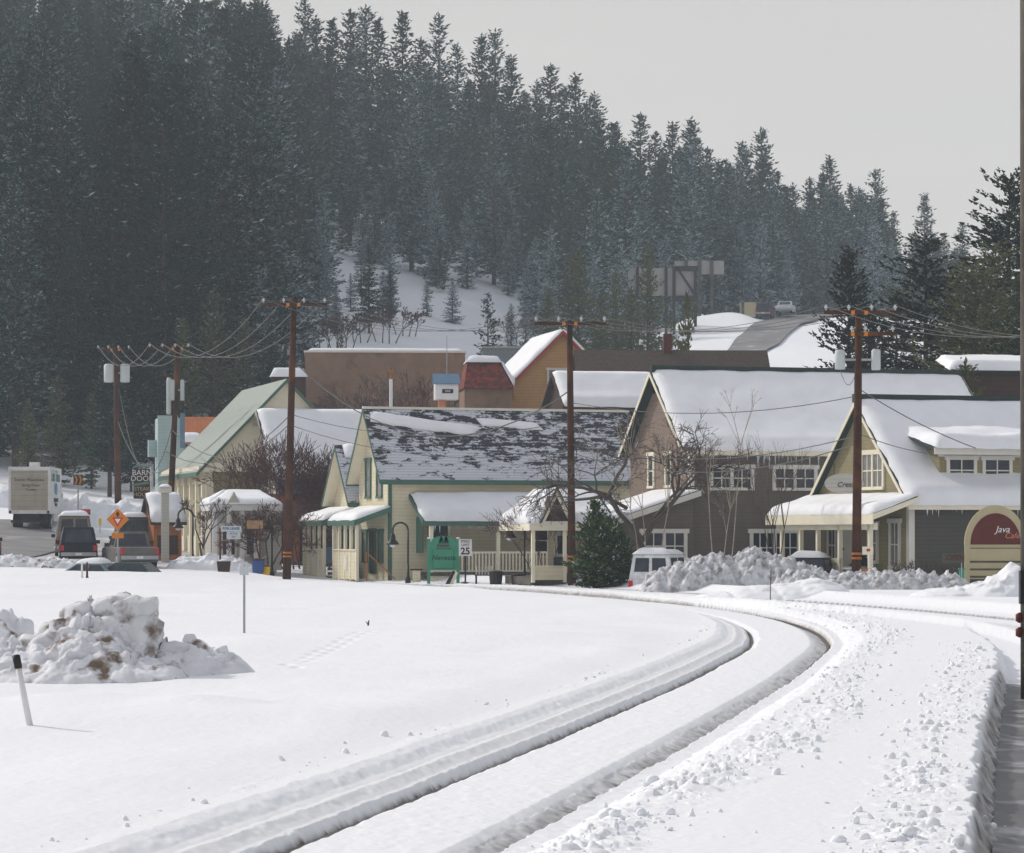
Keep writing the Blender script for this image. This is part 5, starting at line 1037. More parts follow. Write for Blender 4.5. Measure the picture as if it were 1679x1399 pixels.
# ================================================================== VEHICLES
def mk(c, rough=.4): return mat('car_paint', c, .5, .2, 3, spec=.25)
def wheels(o, w_, ys_, r=.36, t_=.24):
    for y in ys_:
        for s in (-1, 1):
            x_ = s * (w_ / 2 - t_ / 2); mb = MB(); mb.smooth = True; mb.tube((x_ - t_ / 2, y, r), (x_ + t_ / 2, y, r), r, r, 20); wh = mb.build('wheel', M['rubber'], o)
            mb = MB(); mb.tube((x_ + s * t_ / 2, y, r), (x_ + s * (t_ / 2 + .015), y, r), r * .6, r * .55, 14); mb.build('rim', M['steel'], wh)
def car(name, loc, rz, label, paint, L_=4.7, W_=1.85, H_=1.75, kind='suv', cat='car', snow=False, group=None, extra=None):
    o = empty(name, loc, rz, label, cat, group); hb = .95 if kind != 'sedan' else .85
    if kind == 'pickup': prof = [(0, .45), (0, 1.0), (1.9, 1.02), (4.0, 1.02), (4.2, 1.08), (L_ - .1, .95), (L_, .5)]
    elif kind == 'sedan': prof = [(0, .4), (.05, .9), (1.0, .92), (3.2, .9), (L_ - .1, .72), (L_, .4)]
    else: prof = [(0, .42), (.02, 1.02), (3.3, 1.02), (L_ - .15, .92), (L_, .5)]
    mb = MB(); mb.prism([Vector((-W_ / 2, y, z)) for y, z in prof] + [Vector((-W_ / 2, L_ - .2, .28)), Vector((-W_ / 2, .2, .28))], (W_, 0, 0)); mb.build('body', paint, o, bevel=.07)
    c0, c1, t0_, t1_ = {'suv': (.03, 3.35, .28, 2.6), 'van': (.02, 4.0, .12, 3.3), 'pickup': (1.95, 3.9, 2.1, 3.2), 'sedan': (.75, 3.5, 1.35, 2.6)}[kind]
    zb_ = 1.0 if kind != 'sedan' else .88; wb, wt = W_ / 2 - .04, W_ / 2 - .2
    V = [(-wb, c0, zb_), (wb, c0, zb_), (wb, c1, zb_), (-wb, c1, zb_), (-wt, t0_, H_), (wt, t0_, H_), (wt, t1_, H_), (-wt, t1_, H_)]
    mb = MB(); mb.add(V, [(3, 2, 1, 0), (4, 5, 6, 7), (0, 1, 5, 4), (1, 2, 6, 5), (2, 3, 7, 6), (3, 0, 4, 7)]); cb = mb.build('cabin', paint, o, bevel=.05)
    def pane(nm, a, b, c, d, u0=.10, u1=.90, v0=.12, v1=.86):
        a, b, c, d = map(Vector, (a, b, c, d)); n_ = (b - a).cross(d - a).normalized() * .012
        f = lambda u, v: a.lerp(b, u).lerp(d.lerp(c, u), v) + n_
        q = [f(u0, v0), f(u1, v0), f(u1, v1), f(u0, v1)]; mb = MB(); mb.add(q + [p_ - n_ * .6 for p_ in q], [(0, 1, 2, 3), (7, 6, 5, 4), (0, 4, 5, 1), (1, 5, 6, 2), (2, 6, 7, 3), (3, 7, 4, 0)]); mb.build(nm, M['glass'], cb)
    if kind == 'van': pane('rear_window', V[0], V[1], V[5], V[4], .10, .46, .3, .85); pane('rear_window', V[0], V[1], V[5], V[4], .54, .90, .3, .85)
    else: pane('rear_window', V[0], V[1], V[5], V[4])
    pane('windscreen', V[2], V[3], V[7], V[6])
    for s in (0, 1):
        A_ = (V[3], V[0], V[4], V[7]) if s == 0 else (V[1], V[2], V[6], V[5])
        pane('side_window', *A_, .08, .48, .14, .86); pane('side_window', *A_, .54, .92, .14, .86)
    wheels(o, W_ + .02, (.95, L_ - .95))
    for s in (-1, 1):
        box_part('tail_light', M['red'], o, s * (W_ / 2 - .12) - .09, s * (W_ / 2 - .12) + .09, -.02, .05, .72 * hb, 1.0 * hb); box_part('headlight', M['white'], o, s * (W_ / 2 - .28) - .16, s * (W_ / 2 - .28) + .16, L_ - .12, L_ - .02, .62, .78)
        m_ = MB(); m_.box(s * (W_ / 2 + .08) - .1, s * (W_ / 2 + .08) + .1, c1 - .55, c1 - .45, zb_ + .02, zb_ + .2); m_.build('mirror', M['black'], o)
    box_part('bumper', M['steel'], o, -W_ / 2 + .06, W_ / 2 - .06, -.10, -.002, .42, .60); box_part('number_plate', M['white'], o, -.16, .16, -.115, -.101, .45, .58)
    if snow: snow_slab(o, (-wt, t0_ + .05, H_), (wt, t0_ + .05, H_), (wt, t1_, H_), (-wt, t1_, H_), T=.16, seed=int(abs(loc[0]) * 7) % 50, res=.15)
    return o
g_ = 'cars parked and driving on the street at the left'
car('parked_car', G(129, 150), R(9), 'dark blue utility vehicle seen from behind with its red tail lights on the street', mk((.006, .008, .014)), group=g_, H_=1.85)
o = car('van', G(122, 158), R(9), 'tan van with snow and a red box on its roof behind the dark utility vehicle', mk((.22, .175, .14)), L_=5.0, W_=1.95, H_=2.15, kind='van', cat='van', snow=True, group=g_)
box_part('roof_box', M['redtrim'], o, .35, .85, 1.2, 2.2, 2.2, 2.5)
car('pickup_truck', G(229, 146), R(17), 'silver-grey pickup truck parked at the kerb behind the orange diamond sign', mk((.13, .12, .115)), L_=5.4, W_=1.9, H_=1.75, kind='pickup', cat='pickup truck', group=g_)
car('parked_car', G(222, 161), R(12), 'dark teal utility vehicle with snowy roof parked ahead of the silver pickup', mk((.05, .08, .09)), H_=2.2, kind='van', snow=True, group=g_)
p = G(1, 152); p.x -= .9; car('parked_car', p, R(12), 'dark car cut off by the left edge of the picture', mk((.03, .03, .035)), kind='sedan', H_=1.4, group=g_)
p = G(283, 141); p.z -= .95; car('parked_car', p, R(75), 'dark green snowed-in car whose roof shows at the foot of the leaning transformer pole', mk((.02, .06, .045)), kind='sedan', H_=1.42, group=g_)
p = G(221, 141); p.z -= 1.05; car('parked_car', p, R(75), 'snow covered teal-grey car buried in the bank below the pickup', mk((.16, .24, .25)), kind='sedan', H_=1.42, snow=True, group=g_)
p = G(1066, 122); p.z -= .92; car('van', p, R(-14), 'white van with teal windows and thick snow on its roof behind the fir bush', mk((.66, .68, .70)), L_=4.6, W_=1.85, H_=2.0, kind='van', cat='van', snow=True)
p = G(1308, 122); p.z -= .5; car('parked_car', p, R(-20), 'dark snow-topped car beside the porch of the olive house', mk((.03, .035, .045)), H_=1.5, kind='sedan', snow=True)
p = G(1382, 124); p.z -= .3; car('parked_car', p, R(-60), 'pale car seen through the porch posts of the olive house', mk((.35, .38, .42)), H_=1.45, kind='sedan')
p = G(1251, 356); p.z += .28; car('parked_car', p, R(-12), 'dark distant car on the snowy hill road', mk((.05, .05, .055)), H_=1.7, group='two distant cars on the hill road')
p = G(1292, 358); p.z += .28; car('parked_car', p, R(168), 'light distant car coming down the snowy hill road', mk((.5, .52, .54)), H_=1.5, group='two distant cars on the hill road')
# box truck
d = 185; p = G(48, d); o = empty('box_truck', p, R(2.0), 'dirty white box truck seen from behind with blue droplet emblem on its side', 'truck')
gb = mat('grimy_white_box', (.72, .71, .70), .6, .08, 1.5, c2=(.42, .38, .33), c2s=1.2, c2t=(.55, .8)); gd = mat('dirty_roller_door', (.40, .36, .30), .7, .10, 2, siding=.35)
bx_ = box_part('cargo_box', gb, o, -1.25, 1.25, 0, 6.2, 1.0, 3.85)
box_part('roller_door', gd, bx_, -1.08, 1.12, -.03, -.002, 1.22, 3.6)
mb = MB(); mb.box(-1.25, -1.12, -.04, -.002, 1.0, 3.85); mb.box(1.13, 1.25, -.04, -.002, 1.0, 3.85); mb.box(-1.12, 1.13, -.04, -.002, 3.62, 3.85); mb.box(-1.12, 1.13, -.04, -.002, 1.0, 1.2); mb.build('door_frame', gb, bx_)
text(bx_, 'Scenic Meadows', .27, 'charcoal', face_cam(0, -.04, 3.05)); text(bx_, 'Spring Water', .2, 'charcoal', face_cam(.1, -.04, 2.72)); text(bx_, 'Truckee', .2, 'charcoal', face_cam(.1, -.04, 2.46))
T_ = lambda y, z: Matrix.Translation((1.262, y, z)) @ Matrix.Rotation(R(90), 4, 'Z') @ Matrix.Rotation(R(90), 4, 'X')
text(bx_, 'Lake Tahoe', .95, 'teal', T_(3.0, 3.3), bold=.02)
mb = MB(); mb.add([(1.262, 3.1 + .75 * math.cos(t_), 2.55 + .38 * math.sin(t_)) for t_ in np.linspace(0, 2 * math.pi, 25)[:-1]] + [(1.275, 3.1 + .75 * math.cos(t_), 2.55 + .38 * math.sin(t_)) for t_ in np.linspace(0, 2 * math.pi, 25)[:-1]], [tuple(range(24)), tuple(range(24, 48))] + [(i, (i + 1) % 24, 24 + (i + 1) % 24, 24 + i) for i in range(24)]); mb.build('emblem', mat('blue_emblem', (.05, .28, .42), .5, .2, 3), bx_)
text(bx_, 'springwater', .5, 'charcoal', T_(3.1, 1.9)); text(bx_, 'delivery', .4, 'charcoal', T_(3.1, 1.6))
mb = MB(); mb.box(-1.15, 1.15, 6.3, 8.2, .6, 2.5); cb = mb.build('cab', M['white'], o, bevel=.12); box_part('side_window', M['glass'], cb, 1.151, 1.165, 6.9, 7.7, 1.7, 2.3); box_part('side_window', M['glass'], cb, -1.165, -1.151, 6.9, 7.7, 1.7, 2.3)
box_part('chassis', M['black'], o, -.5, .5, .2, 8, .62, .99); wheels(o, 2.3, (1.6, 7.2), .48, .5)
box_part('bumper', M['black'], o, -1.1, 1.1, -.1, .05, .45, .62); box_part('mud_flap', M['rubber'], o, -1.1, -.5, 1.0, 1.03, .2, .99); box_part('mud_flap', M['rubber'], o, .5, 1.1, 1.0, 1.03, .2, .99)
box_part('skirt', gb, o, 1.05, 1.2, 2.6, 5.8, .55, .99); box_part('tail_light', M['maroon'], o, -1.22, -1.08, -.06, -.041, 1.02, 1.18); box_part('tail_light', M['maroon'], o, 1.08, 1.22, -.06, -.041, 1.02, 1.18)
box_part('roof_unit', M['white'], o, -.15, .4, 1.2, 2.2, 3.851, 4.15)

# ================================================================== TREES
def tufts(P, Dr, ln, wd, rng, k=2):
    """k crossed slim triangles per tuft -> verts, faces"""
    n_ = len(P); Dr = Dr / (np.linalg.norm(Dr, axis=1, keepdims=True) + 1e-9); vs = []
    for i in range(k):
        s = np.cross(Dr, rng.normal(size=(n_, 3))); s /= (np.linalg.norm(s, axis=1, keepdims=True) + 1e-9)
        tip = P + Dr * ln[:, None] + rng.normal(size=(n_, 3)) * ln[:, None] * .12
        vs.append(np.stack([P - s * wd[:, None], P + s * wd[:, None], tip], 1))
    V = np.concatenate(vs).reshape(-1, 3); return V, np.arange(len(V)).reshape(-1, 3)
def conifer(seed, H, Rm, base=.25, dens=1.0, tuft=.55, snow=0.0, frost=0.0, lean=.0, shape=.85, gap=.12, step=.62, nbr=9, up=.35, needle='needle'):
    rng = np.random.default_rng(seed); z = base * H; P = []; Dv = []; L_ = []; B = []
    ph = rng.uniform(0, 6.28)
    while z < H * .985:
        t_ = (z - base * H) / (H - base * H); prof = (1 - t_) ** shape * (1 - .45 * math.exp(-(t_ / .10) ** 2)) + .055
        lobe = 1 + .22 * math.sin(t_ * 17 + ph) * (1 - t_)
        nb = max(7, int(nbr * (.9 + .3 * (1 - t_))))
        for b in range(nb):
            if rng.random() < gap: continue
            az = rng.uniform(0, 2 * math.pi); r = Rm * prof * lobe * rng.uniform(.55, 1.18)
            el = (-.18 + (up + .25) * t_) + rng.normal() * .12
            d_ = np.array([math.cos(az) * math.cos(el), math.sin(az) * math.cos(el), math.sin(el)])
            z_ = z + rng.uniform(-.5, .5) * step; n_ = max(3, int(r / (tuft * .40) * dens)); s_ = np.linspace(.12, 1, n_)
            curve = -.10 * r * s_ ** 2 + .14 * r * s_ ** 3
            pts = np.array([0, 0, z_]) + d_[None] * (s_ * r)[:, None]; pts[:, 2] += curve
            pts += rng.normal(size=pts.shape) * tuft * .22
            side = np.array([-d_[1], d_[0], 0]); sg = np.where(np.arange(n_) % 2 == 0, 1, -1) * rng.uniform(.2, 1.1, n_)
            dd_ = d_[None] + side[None] * sg[:, None] + np.array([0, 0, 1])[None] * rng.uniform(-.1, .65, n_)[:, None]
            P.append(pts); Dv.append(dd_); L_.append(tuft * rng.uniform(.7, 1.35, n_) * (.6 + .5 * (1 - t_)))
            B.append((z_, d_, r))
        z += step * rng.uniform(.8, 1.2) * (1 - .6 * t_)
    # leader
    zz = np.linspace(H * .96, H, 4); P.append(np.stack([zz * 0, zz * 0, zz], 1)); Dv.append(np.tile([0, 0, 1.], (4, 1)) + rng.normal(size=(4, 3)) * .2); L_.append(np.full(4, tuft * .7))
    P = np.concatenate(P); Dv = np.concatenate(Dv); L_ = np.concatenate(L_)
    V, Fc = tufts(P, Dv, L_, L_ * .27, rng)
    rr = rng.random(len(Fc)); up_ = np.abs(np.cross(V[1::3] - V[0::3], V[2::3] - V[0::3])[:, 2]) / (np.linalg.norm(np.cross(V[1::3] - V[0::3], V[2::3] - V[0::3]), axis=1) + 1e-9)
    mi = np.zeros(len(Fc), int); mi[rr < frost] = 1; mi[(rr > 1 - snow * 1.6) & (up_ > .35)] = 2
    crown = np_mesh('crown', V, Fc, [M[needle], M['frost'], M['flake']], mi)
    mb = MB(); mb.smooth = True; r0 = H * .0095 + .07; pts = [Vector((lean * math.sin(q * 2.1), lean * .6 * math.sin(q * 3), H * q)) for q in np.linspace(0, .97, 7)]; pts[0] = Vector((0, 0, -.8))
    for i in range(6): mb.tube(pts[i], pts[i + 1], r0 * (1 - i / 6.5), r0 * (1 - (i + 1) / 6.5), 7, i == 0)
    for (z_, d_, r) in B[::5]: a_ = Vector((0, 0, z_)); mb.tube(a_, a_ + Vector(d_) * r * .75, r0 * .16, .01, 3, False)
    me = bpy.data.meshes.new('trunk'); me.from_pydata([tuple(p) for p in mb.v], [], mb.f); me.materials.append(M['trunk']); me.update()
    return crown, me, (V, Fc, mi)
def plant(name, var, loc, sc, rz, label, cat, group=None, sxy=1.0):
    o = empty(name, loc, rz, label, cat, group); o.scale = (sc * sxy, sc * sxy, sc)
    link('crown', var[0], o); link('trunk', var[1], o); return o
# variants are 20 m tall
VT = [conifer(100 + i, 20, r_, base=b_, dens=1.0, tuft=.50, snow=.006, frost=.04, shape=s_, gap=g_, nbr=n_, step=.58) for i, (r_, b_, s_, g_, n_) in enumerate([(3.1, .20, .78, .12, 10), (2.8, .28, .68, .18, 10), (3.5, .16, .9, .1, 10), (2.5, .30, .62, .2, 9), (3.1, .12, .8, .15, 10), (2.8, .22, .72, .26, 9)])]
VL = [conifer(110 + i, 26, r_, base=b_, dens=1.0, tuft=.40, snow=.006, frost=.03, shape=s_, gap=g_, nbr=n_, step=.62) for i, (r_, b_, s_, g_, n_) in enumerate([(4.0, .22, .7, .2, 11), (3.5, .30, .62, .25, 11), (4.4, .14, .8, .2, 12), (3.2, .26, .55, .3, 10), (3.8, .10, .75, .18, 11)])]
VK = [conifer(115 + i, 26, r_, base=.12, dens=1.0, tuft=.42, snow=.05, frost=.18, shape=.75, gap=.2, nbr=11, step=.62) for i, r_ in enumerate((4.0, 3.4))]
VS = [conifer(120 + i, 20, r_, base=b_, dens=1.0, tuft=.50, snow=.13, frost=.38, shape=s_, gap=.15, nbr=9) for i, (r_, b_, s_) in enumerate([(3.0, .10, .8), (2.7, .16, .7), (3.5, .08, .85), (2.9, .2, .65)])]
VY = [conifer(140 + i, 12, r_, base=.06, dens=1.0, tuft=.40, snow=.26, frost=.50, shape=s_, gap=.22, nbr=10, up=.5) for i, (r_, s_) in enumerate([(2.3, .75), (1.9, .65), (2.6, .85)])]
VO = [conifer(160 + i, 14, r_, base=.08, dens=1.15, tuft=.40, snow=.02, frost=.02, shape=s_, gap=.14, nbr=9, up=.6, needle='needle2') for i, (r_, s_) in enumerate([(2.6, .7), (2.2, .6), (2.9, .75)])]
SKY = np.array([(-300, -60), (0, -60), (470, -30), (500, -5), (518, 25), (545, 30), (575, 15), (600, 8), (620, 30), (660, 18), (690, 60), (720, 22), (750, 70), (790, 55), (812, 48), (838, 90), (860, 150), (880, 130), (903, 104), (925, 140), (943, 120), (962, 165), (975, 150), (1010, 200), (1050, 184), (1075, 215), (1103, 200), (1133, 192), (1160, 240), (1190, 260), (1217, 232), (1248, 210), (1275, 280), (1300, 300), (1328, 290), (1360, 254), (1395, 300), (1435, 275), (1465, 345), (1482, 430), (1500, 380), (1516, 316), (1548, 380), (1578, 364), (1610, 410), (1700, 400), (2300, 380.)])
rng = np.random.default_rng(5)
placed = []
def zone_label(px, d, young):
    if young: return ('snow-dusted young pine on the slope around the open snow clearing', 'young snow-dusted pines by the clearing')
    if px < 420 and d < 300: return ('tall dark pine in the dense stand on the left hillside', 'tall pines of the left hillside')
    if px < 900: return ('dark pine in the dense forest covering the hill above the town', 'pines of the hill forest')
    return ('hazy grey-green pine in the far forest behind the hill road', 'hazy pines of the far forest')
cand = []
def far_front(px): return float(np.interp(px, [-300, 0, 300, 420, 520, 545, 640, 860, 900, 1000, 1060, 1180, 1300, 1500, 1900], [228, 232, 238, 266, 312, 402, 386, 376, 330, 318, 372, 392, 402, 392, 385]))
def far_back(px): return float(np.interp(px, [-300, 300, 560, 900, 1300, 1900], [560, 520, 500, 520, 600, 640]))
d_ = 212.0
while d_ < 620:
    step = 4.4 + (d_ - 212) * .009; pxs = step / d_ * F
    for px in np.arange(-180 + rng.uniform(0, pxs), 1780, pxs):
        p_ = px + rng.uniform(-.42, .42) * pxs; q_ = d_ + rng.uniform(-2.2, 2.2)
        if q_ < far_front(p_) or q_ > far_back(p_) or rng.random() < .12: continue
        cand.append((p_, q_))
    d_ += step * .95
trees = []
for (p_, q_) in cand:
    x, y = X(p_, q_), q_; z0_ = gz(x, y); f0 = far_front(p_)
    H_ = rng.uniform(17, 27) if p_ > 450 else rng.uniform(18, 34)
    if p_ > 420 and q_ - f0 < (48 if p_ < 1120 else 16) and rng.random() < .85: H_ = rng.uniform(7, 14.5)
    cap = CH + (YH - (np.interp(p_, SKY[:, 0], SKY[:, 1]) + rng.uniform(8, 55) + (20 if p_ > 1450 else 0))) * q_ / F - z0_
    if cap < 6: continue
    H_ = min(H_, cap)
    trees.append((p_, q_, x, y, z0_, H_, (q_ - f0 < 50 and p_ > 330)))
# skyline trees whose tops make the ridge outline
for (p_, t_) in [(q[0], q[1]) for q in SKY if 480 < q[0] < 1600] :
    q_ = float(np.interp(p_, [500, 900, 1300, 1600], [455, 480, 500, 520])) + rng.uniform(-10, 10)
    x = X(p_, q_); z0_ = gz(x, q_); H_ = CH + (YH - t_) * q_ / F - z0_
    if H_ > 8: trees.append((p_, q_, x, q_, z0_, H_, False))
def show(t): return t[5] / t[1]
# the 300 that show largest are things, the others one mass
def vis(t):
    p_, q_, x, y, z0_, H_, yg = t; depth_in = q_ - far_front(p_); top = YH - (z0_ + H_ - CH) * F / q_; sk = np.interp(p_, SKY[:, 0], SKY[:, 1])
    return H_ / q_ * (2.2 if depth_in < 18 else 1.3 if depth_in < 40 else .7) * (2.2 if top < sk + 14 and top > -20 else 1) * (0 if p_ < -40 or p_ > 1720 else 1)
trees.sort(key=vis, reverse=True)
NT = 268
for i, t in enumerate(trees[:NT]):
    p_, q_, x, y, z0_, H_, yg = t; lab, grp = zone_label(p_, q_, H_ < 15.5 and yg)
    small = H_ < 15.5 and yg
    if small: v = VY[i % 3]; base = 12
    elif yg or rng.random() < (.34 if 420 < p_ < 1150 else .18): v = VS[i % 4]; base = 20
    else: v = VT[i % 6]; base = 20
    wide = 1.0
    if p_ < 520 and q_ < 330 and not small: v = VK[i % 2] if (i % 7 == 0 or (p_ < 130 and i % 2 == 0) or (300 < p_ < 420 and i % 2 == 0)) else VL[i % 5]; base = 26
    plant('pine_tree', v, (x, y, z0_ - .3), H_ / base, rng.uniform(0, 6.28), lab, 'pine tree', grp, sxy=min(1.6, max(1.0, (20 / H_) ** .35)) * 1.1 * wide if not small else 1.0)
low = [conifer(180 + i, 20, r_, base=.12, dens=.75, tuft=.85, snow=.03, frost=.10, gap=.12, nbr=8, step=.8)[2] for i, r_ in enumerate((2.6, 2.2, 2.9, 2.4))]
Vs, Fs, Ms = [], [], []; n0 = 0
for i, t in enumerate(trees[NT:]):
    p_, q_, x, y, z0_, H_, yg = t; V, Fc, mi = low[i % 4]; a_ = rng.uniform(0, 6.28); c_, s_ = math.cos(a_), math.sin(a_); k = H_ / 20; kx = k * min(1.5, (20 / H_) ** .35)
    W2 = np.stack([(V[:, 0] * c_ - V[:, 1] * s_) * kx + x, (V[:, 0] * s_ + V[:, 1] * c_) * kx + y, V[:, 2] * k + z0_ - .3], 1).astype(np.float32)
    Vs.append(W2); Fs.append(Fc.astype(np.int32) + n0); Ms.append(mi); n0 += len(V)
print('TREES', len(trees), 'mass verts', n0)
if Vs: tag(link('forest', np_mesh('forest', np.concatenate(Vs), np.concatenate(Fs), [M['needle'], M['frost'], M['flake']], np.concatenate(Ms))), 'dense mass of pines filling the hill behind the nearer trees', None, None, 'stuff')

bush_spots = []
# ---- single nearer conifers
def tree_at(px, d, ytop, label, v, base, wide=1.0, name='pine_tree', cat='pine tree', grp=None, zoff=-.2):
    x = X(px, d); z0_ = gz(x, d); H_ = Z(ytop, d) - z0_
    return plant(name, v, (x, d, z0_ + zoff), H_ / base, rng.uniform(0, 6.28), label, cat, grp, sxy=wide)
VN = [conifer(200, 16, 2.9, base=.12, dens=1.2, tuft=.27, snow=.015, shape=.62, gap=.10, step=.55, nbr=11, up=.75, needle='needle'),
      conifer(201, 16, 3.3, base=.12, dens=1.3, tuft=.28, snow=.03, shape=.5, gap=.25, step=.62, nbr=11, up=.5, needle='needle'),
      conifer(202, 16, 3.6, base=.05, dens=1.3, tuft=.28, snow=.05, shape=.55, gap=.2, step=.55, nbr=11, up=.4, needle='needle2')]
tree_at(1392, 192, 402, 'tall fir with upswept branches behind the right-hand utility pole', VN[0], 16, 1.15)
tree_at(1518, 176, 388, 'broad dark pine left of the highest pines at the right edge', VN[1], 16, 1.5)
tree_at(1600, 168, 430, 'dark bushy pine between the broad pine and the right edge', VN[2], 16, 1.4)
tree_at(1655, 182, 296, 'tallest near pine with open snowy whorls at the right edge', conifer(203, 16, 2.9, base=.3, dens=1.6, tuft=.28, snow=.03, shape=.35, gap=.1, step=1.0, nbr=18, needle='needle'), 16, 1.2)
tree_at(1470, 200, 470, 'lower dark pine filling the gap behind the right-hand pole wires', VN[2], 16, 1.2)
tree_at(1690, 160, 470, 'dark pine cut off by the right edge above the brown house', VN[1], 16, 1.3)
tree_at(1556, 186, 440, 'dark pine standing between the broad pine and the bushy pine at right', VN[2], 16, 1.3)
tree_at(1632, 174, 400, 'tall dense dark pine left of the tallest near pine at the right edge', VN[2], 16, 1.2)
tree_at(1690, 176, 330, 'tall dark pine beyond the weathered post at the right edge', VN[1], 16, 1.3)
tree_at(1430, 188, 500, 'low dark pine between the tall fir and the right-hand pines', VN[0], 16, 1.3)
tree_at(1583, 149, 585, 'small dark evergreen bush at the corner of the reddish brown house', VO[2], 14, 1.1)
for px, d, y, w_, lb in ((1062, 292, 402, .8, 'pointed dark green pine in front of the long billboard'), (948, 285, 405, .95, 'broad dark green pine above the red-trimmed tan gable'), (1010, 300, 440, .8, 'dark pine between the broad and the pointed pines by the billboard'), (900, 295, 470, .85, 'lower green pine at the right end of the snow clearing'), (1035, 276, 468, .85, 'lower bushy pine at the foot of the pointed pine'), (985, 278, 480, .85, 'lower bushy pine above the shake roof'), (1100, 300, 505, .7, 'small pine right of the pointed pine near the maroon chimney')):
    tree_at(px, d, y, lb, VO[int(px) % 3], 14, w_ * 1.25)
tree_at(1128, 214, 488, 'small thin pine with visible stem above the dark shake roof', conifer(205, 8, 1.6, base=.15, dens=1.3, tuft=.35, snow=.02, shape=.8, gap=.3, step=.5, nbr=6, up=.9, needle='needle2'), 8, .8)
tree_at(800, 300, 480, 'small open pine standing in the white snow clearing', conifer(206, 8, 2.0, base=.1, dens=1.2, tuft=.36, snow=.10, frost=.1, shape=.8, gap=.25, step=.55, nbr=7, up=.5), 8, 1.0)
for px, d, y, w_, lb in ((605, 335, 398, .8, 'dark slender pine at the left side of the snow clearing'), (640, 345, 440, .7, 'small scraggly pine inside the snow clearing'), (350, 232, 470, .95, 'olive green pine above the orange roof'), (300, 228, 520, .9, 'olive green pine above the transformer pole'), (400, 236, 520, .9, 'olive green pine above the green metal roof'), (255, 224, 560, .9, 'dark green pine behind the pale blue building'), (445, 244, 530, .9, 'dark pine behind the leaning reddish pole'), (95, 222, 612, 1.0, 'olive green young pine directly behind the box truck'), (45, 224, 650, 1.0, 'dark young pine left of the olive pine behind the box truck'), (150, 221, 640, 1.0, 'brownish green young pine right of the olive pine behind the box truck'), (215, 220, 660, .95, 'dark young pine behind the hanging barn door sign'), (-5, 222, 610, 1.0, 'dark pine cut off by the left edge above the box truck'), (180, 216, 560, .95, 'dark green pine behind the farthest utility pole'), (550, 330, 470, .8, 'frosted young pine left of the open clearing'), (500, 262, 560, .9, 'dark pine above the left end of the stucco block'), (560, 268, 545, .8, 'scrubby pine above the brown stucco block')):
    tree_at(px, d, y, lb, (VO if 'olive' in lb or 'brown' in lb else VT[:3] if 'frost' not in lb else VY)[int(px) % 3], 14 if ('olive' in lb or 'brown' in lb) else 20 if 'frost' not in lb else 12, w_ * (1.35 if not ('olive' in lb or 'brown' in lb or 'frost' in lb) else 1))
# saplings and brush breaking up the snow clearing
for k, (px, d, h_) in enumerate(((575, 352, 4.5), (592, 372, 6.5), (628, 348, 6), (640, 356, 6.5), (700, 366, 5), (742, 364, 5.5), (838, 350, 5), (862, 335, 6), (535, 335, 6.5), (552, 330, 5))):
    p = G(px, d); plant('pine_tree', (VY + VS[:1])[k % 3], (p.x, p.y, p.z - .2), h_ / 12, k * 1.3, 'small frosted sapling pine standing in the snow clearing above the stucco block', 'pine tree', 'sapling pines in the clearing', sxy=1.15)
for k, (px, d, h_) in enumerate(((585, 325, 1.5), (632, 330, 1.7), (850, 345, 1.9), (560, 312, 1.8), (530, 300, 2.0), (665, 340, 1.4))):
    bush_spots.append((px, d, h_))
# bushy fir in front of the small porch
rb = np.random.default_rng(3)
p = G(983, 124); o = empty('fir_bush', p, 0, 'bushy bright green young pine beside the pole in front of the small porch', 'young pine')
fb = [conifer(210, 3.35, 1.15, base=.04, dens=1.25, tuft=.17, snow=.05, shape=.50, gap=.25, step=.16, nbr=15, up=.95, needle='needleg'), conifer(211, 2.7, 1.05, base=.03, dens=1.25, tuft=.17, snow=.06, shape=.5, gap=.25, step=.16, nbr=14, up=.95, needle='needleg'), conifer(212, 2.0, .9, base=.03, dens=1.25, tuft=.17, snow=.03, shape=.45, gap=.15, step=.16, nbr=13, up=.95, needle='needleg')]
for k, (x_, y_) in enumerate(((-.15, 0), (.42, -.25), (.75, .1))):
    c_ = link('crown', fb[k][0], o); c_.location = (x_, y_, 0); t_ = link('trunk', fb[k][1], o); t_.location = (x_, y_, 0); t_.scale = (.6, .6, 1)

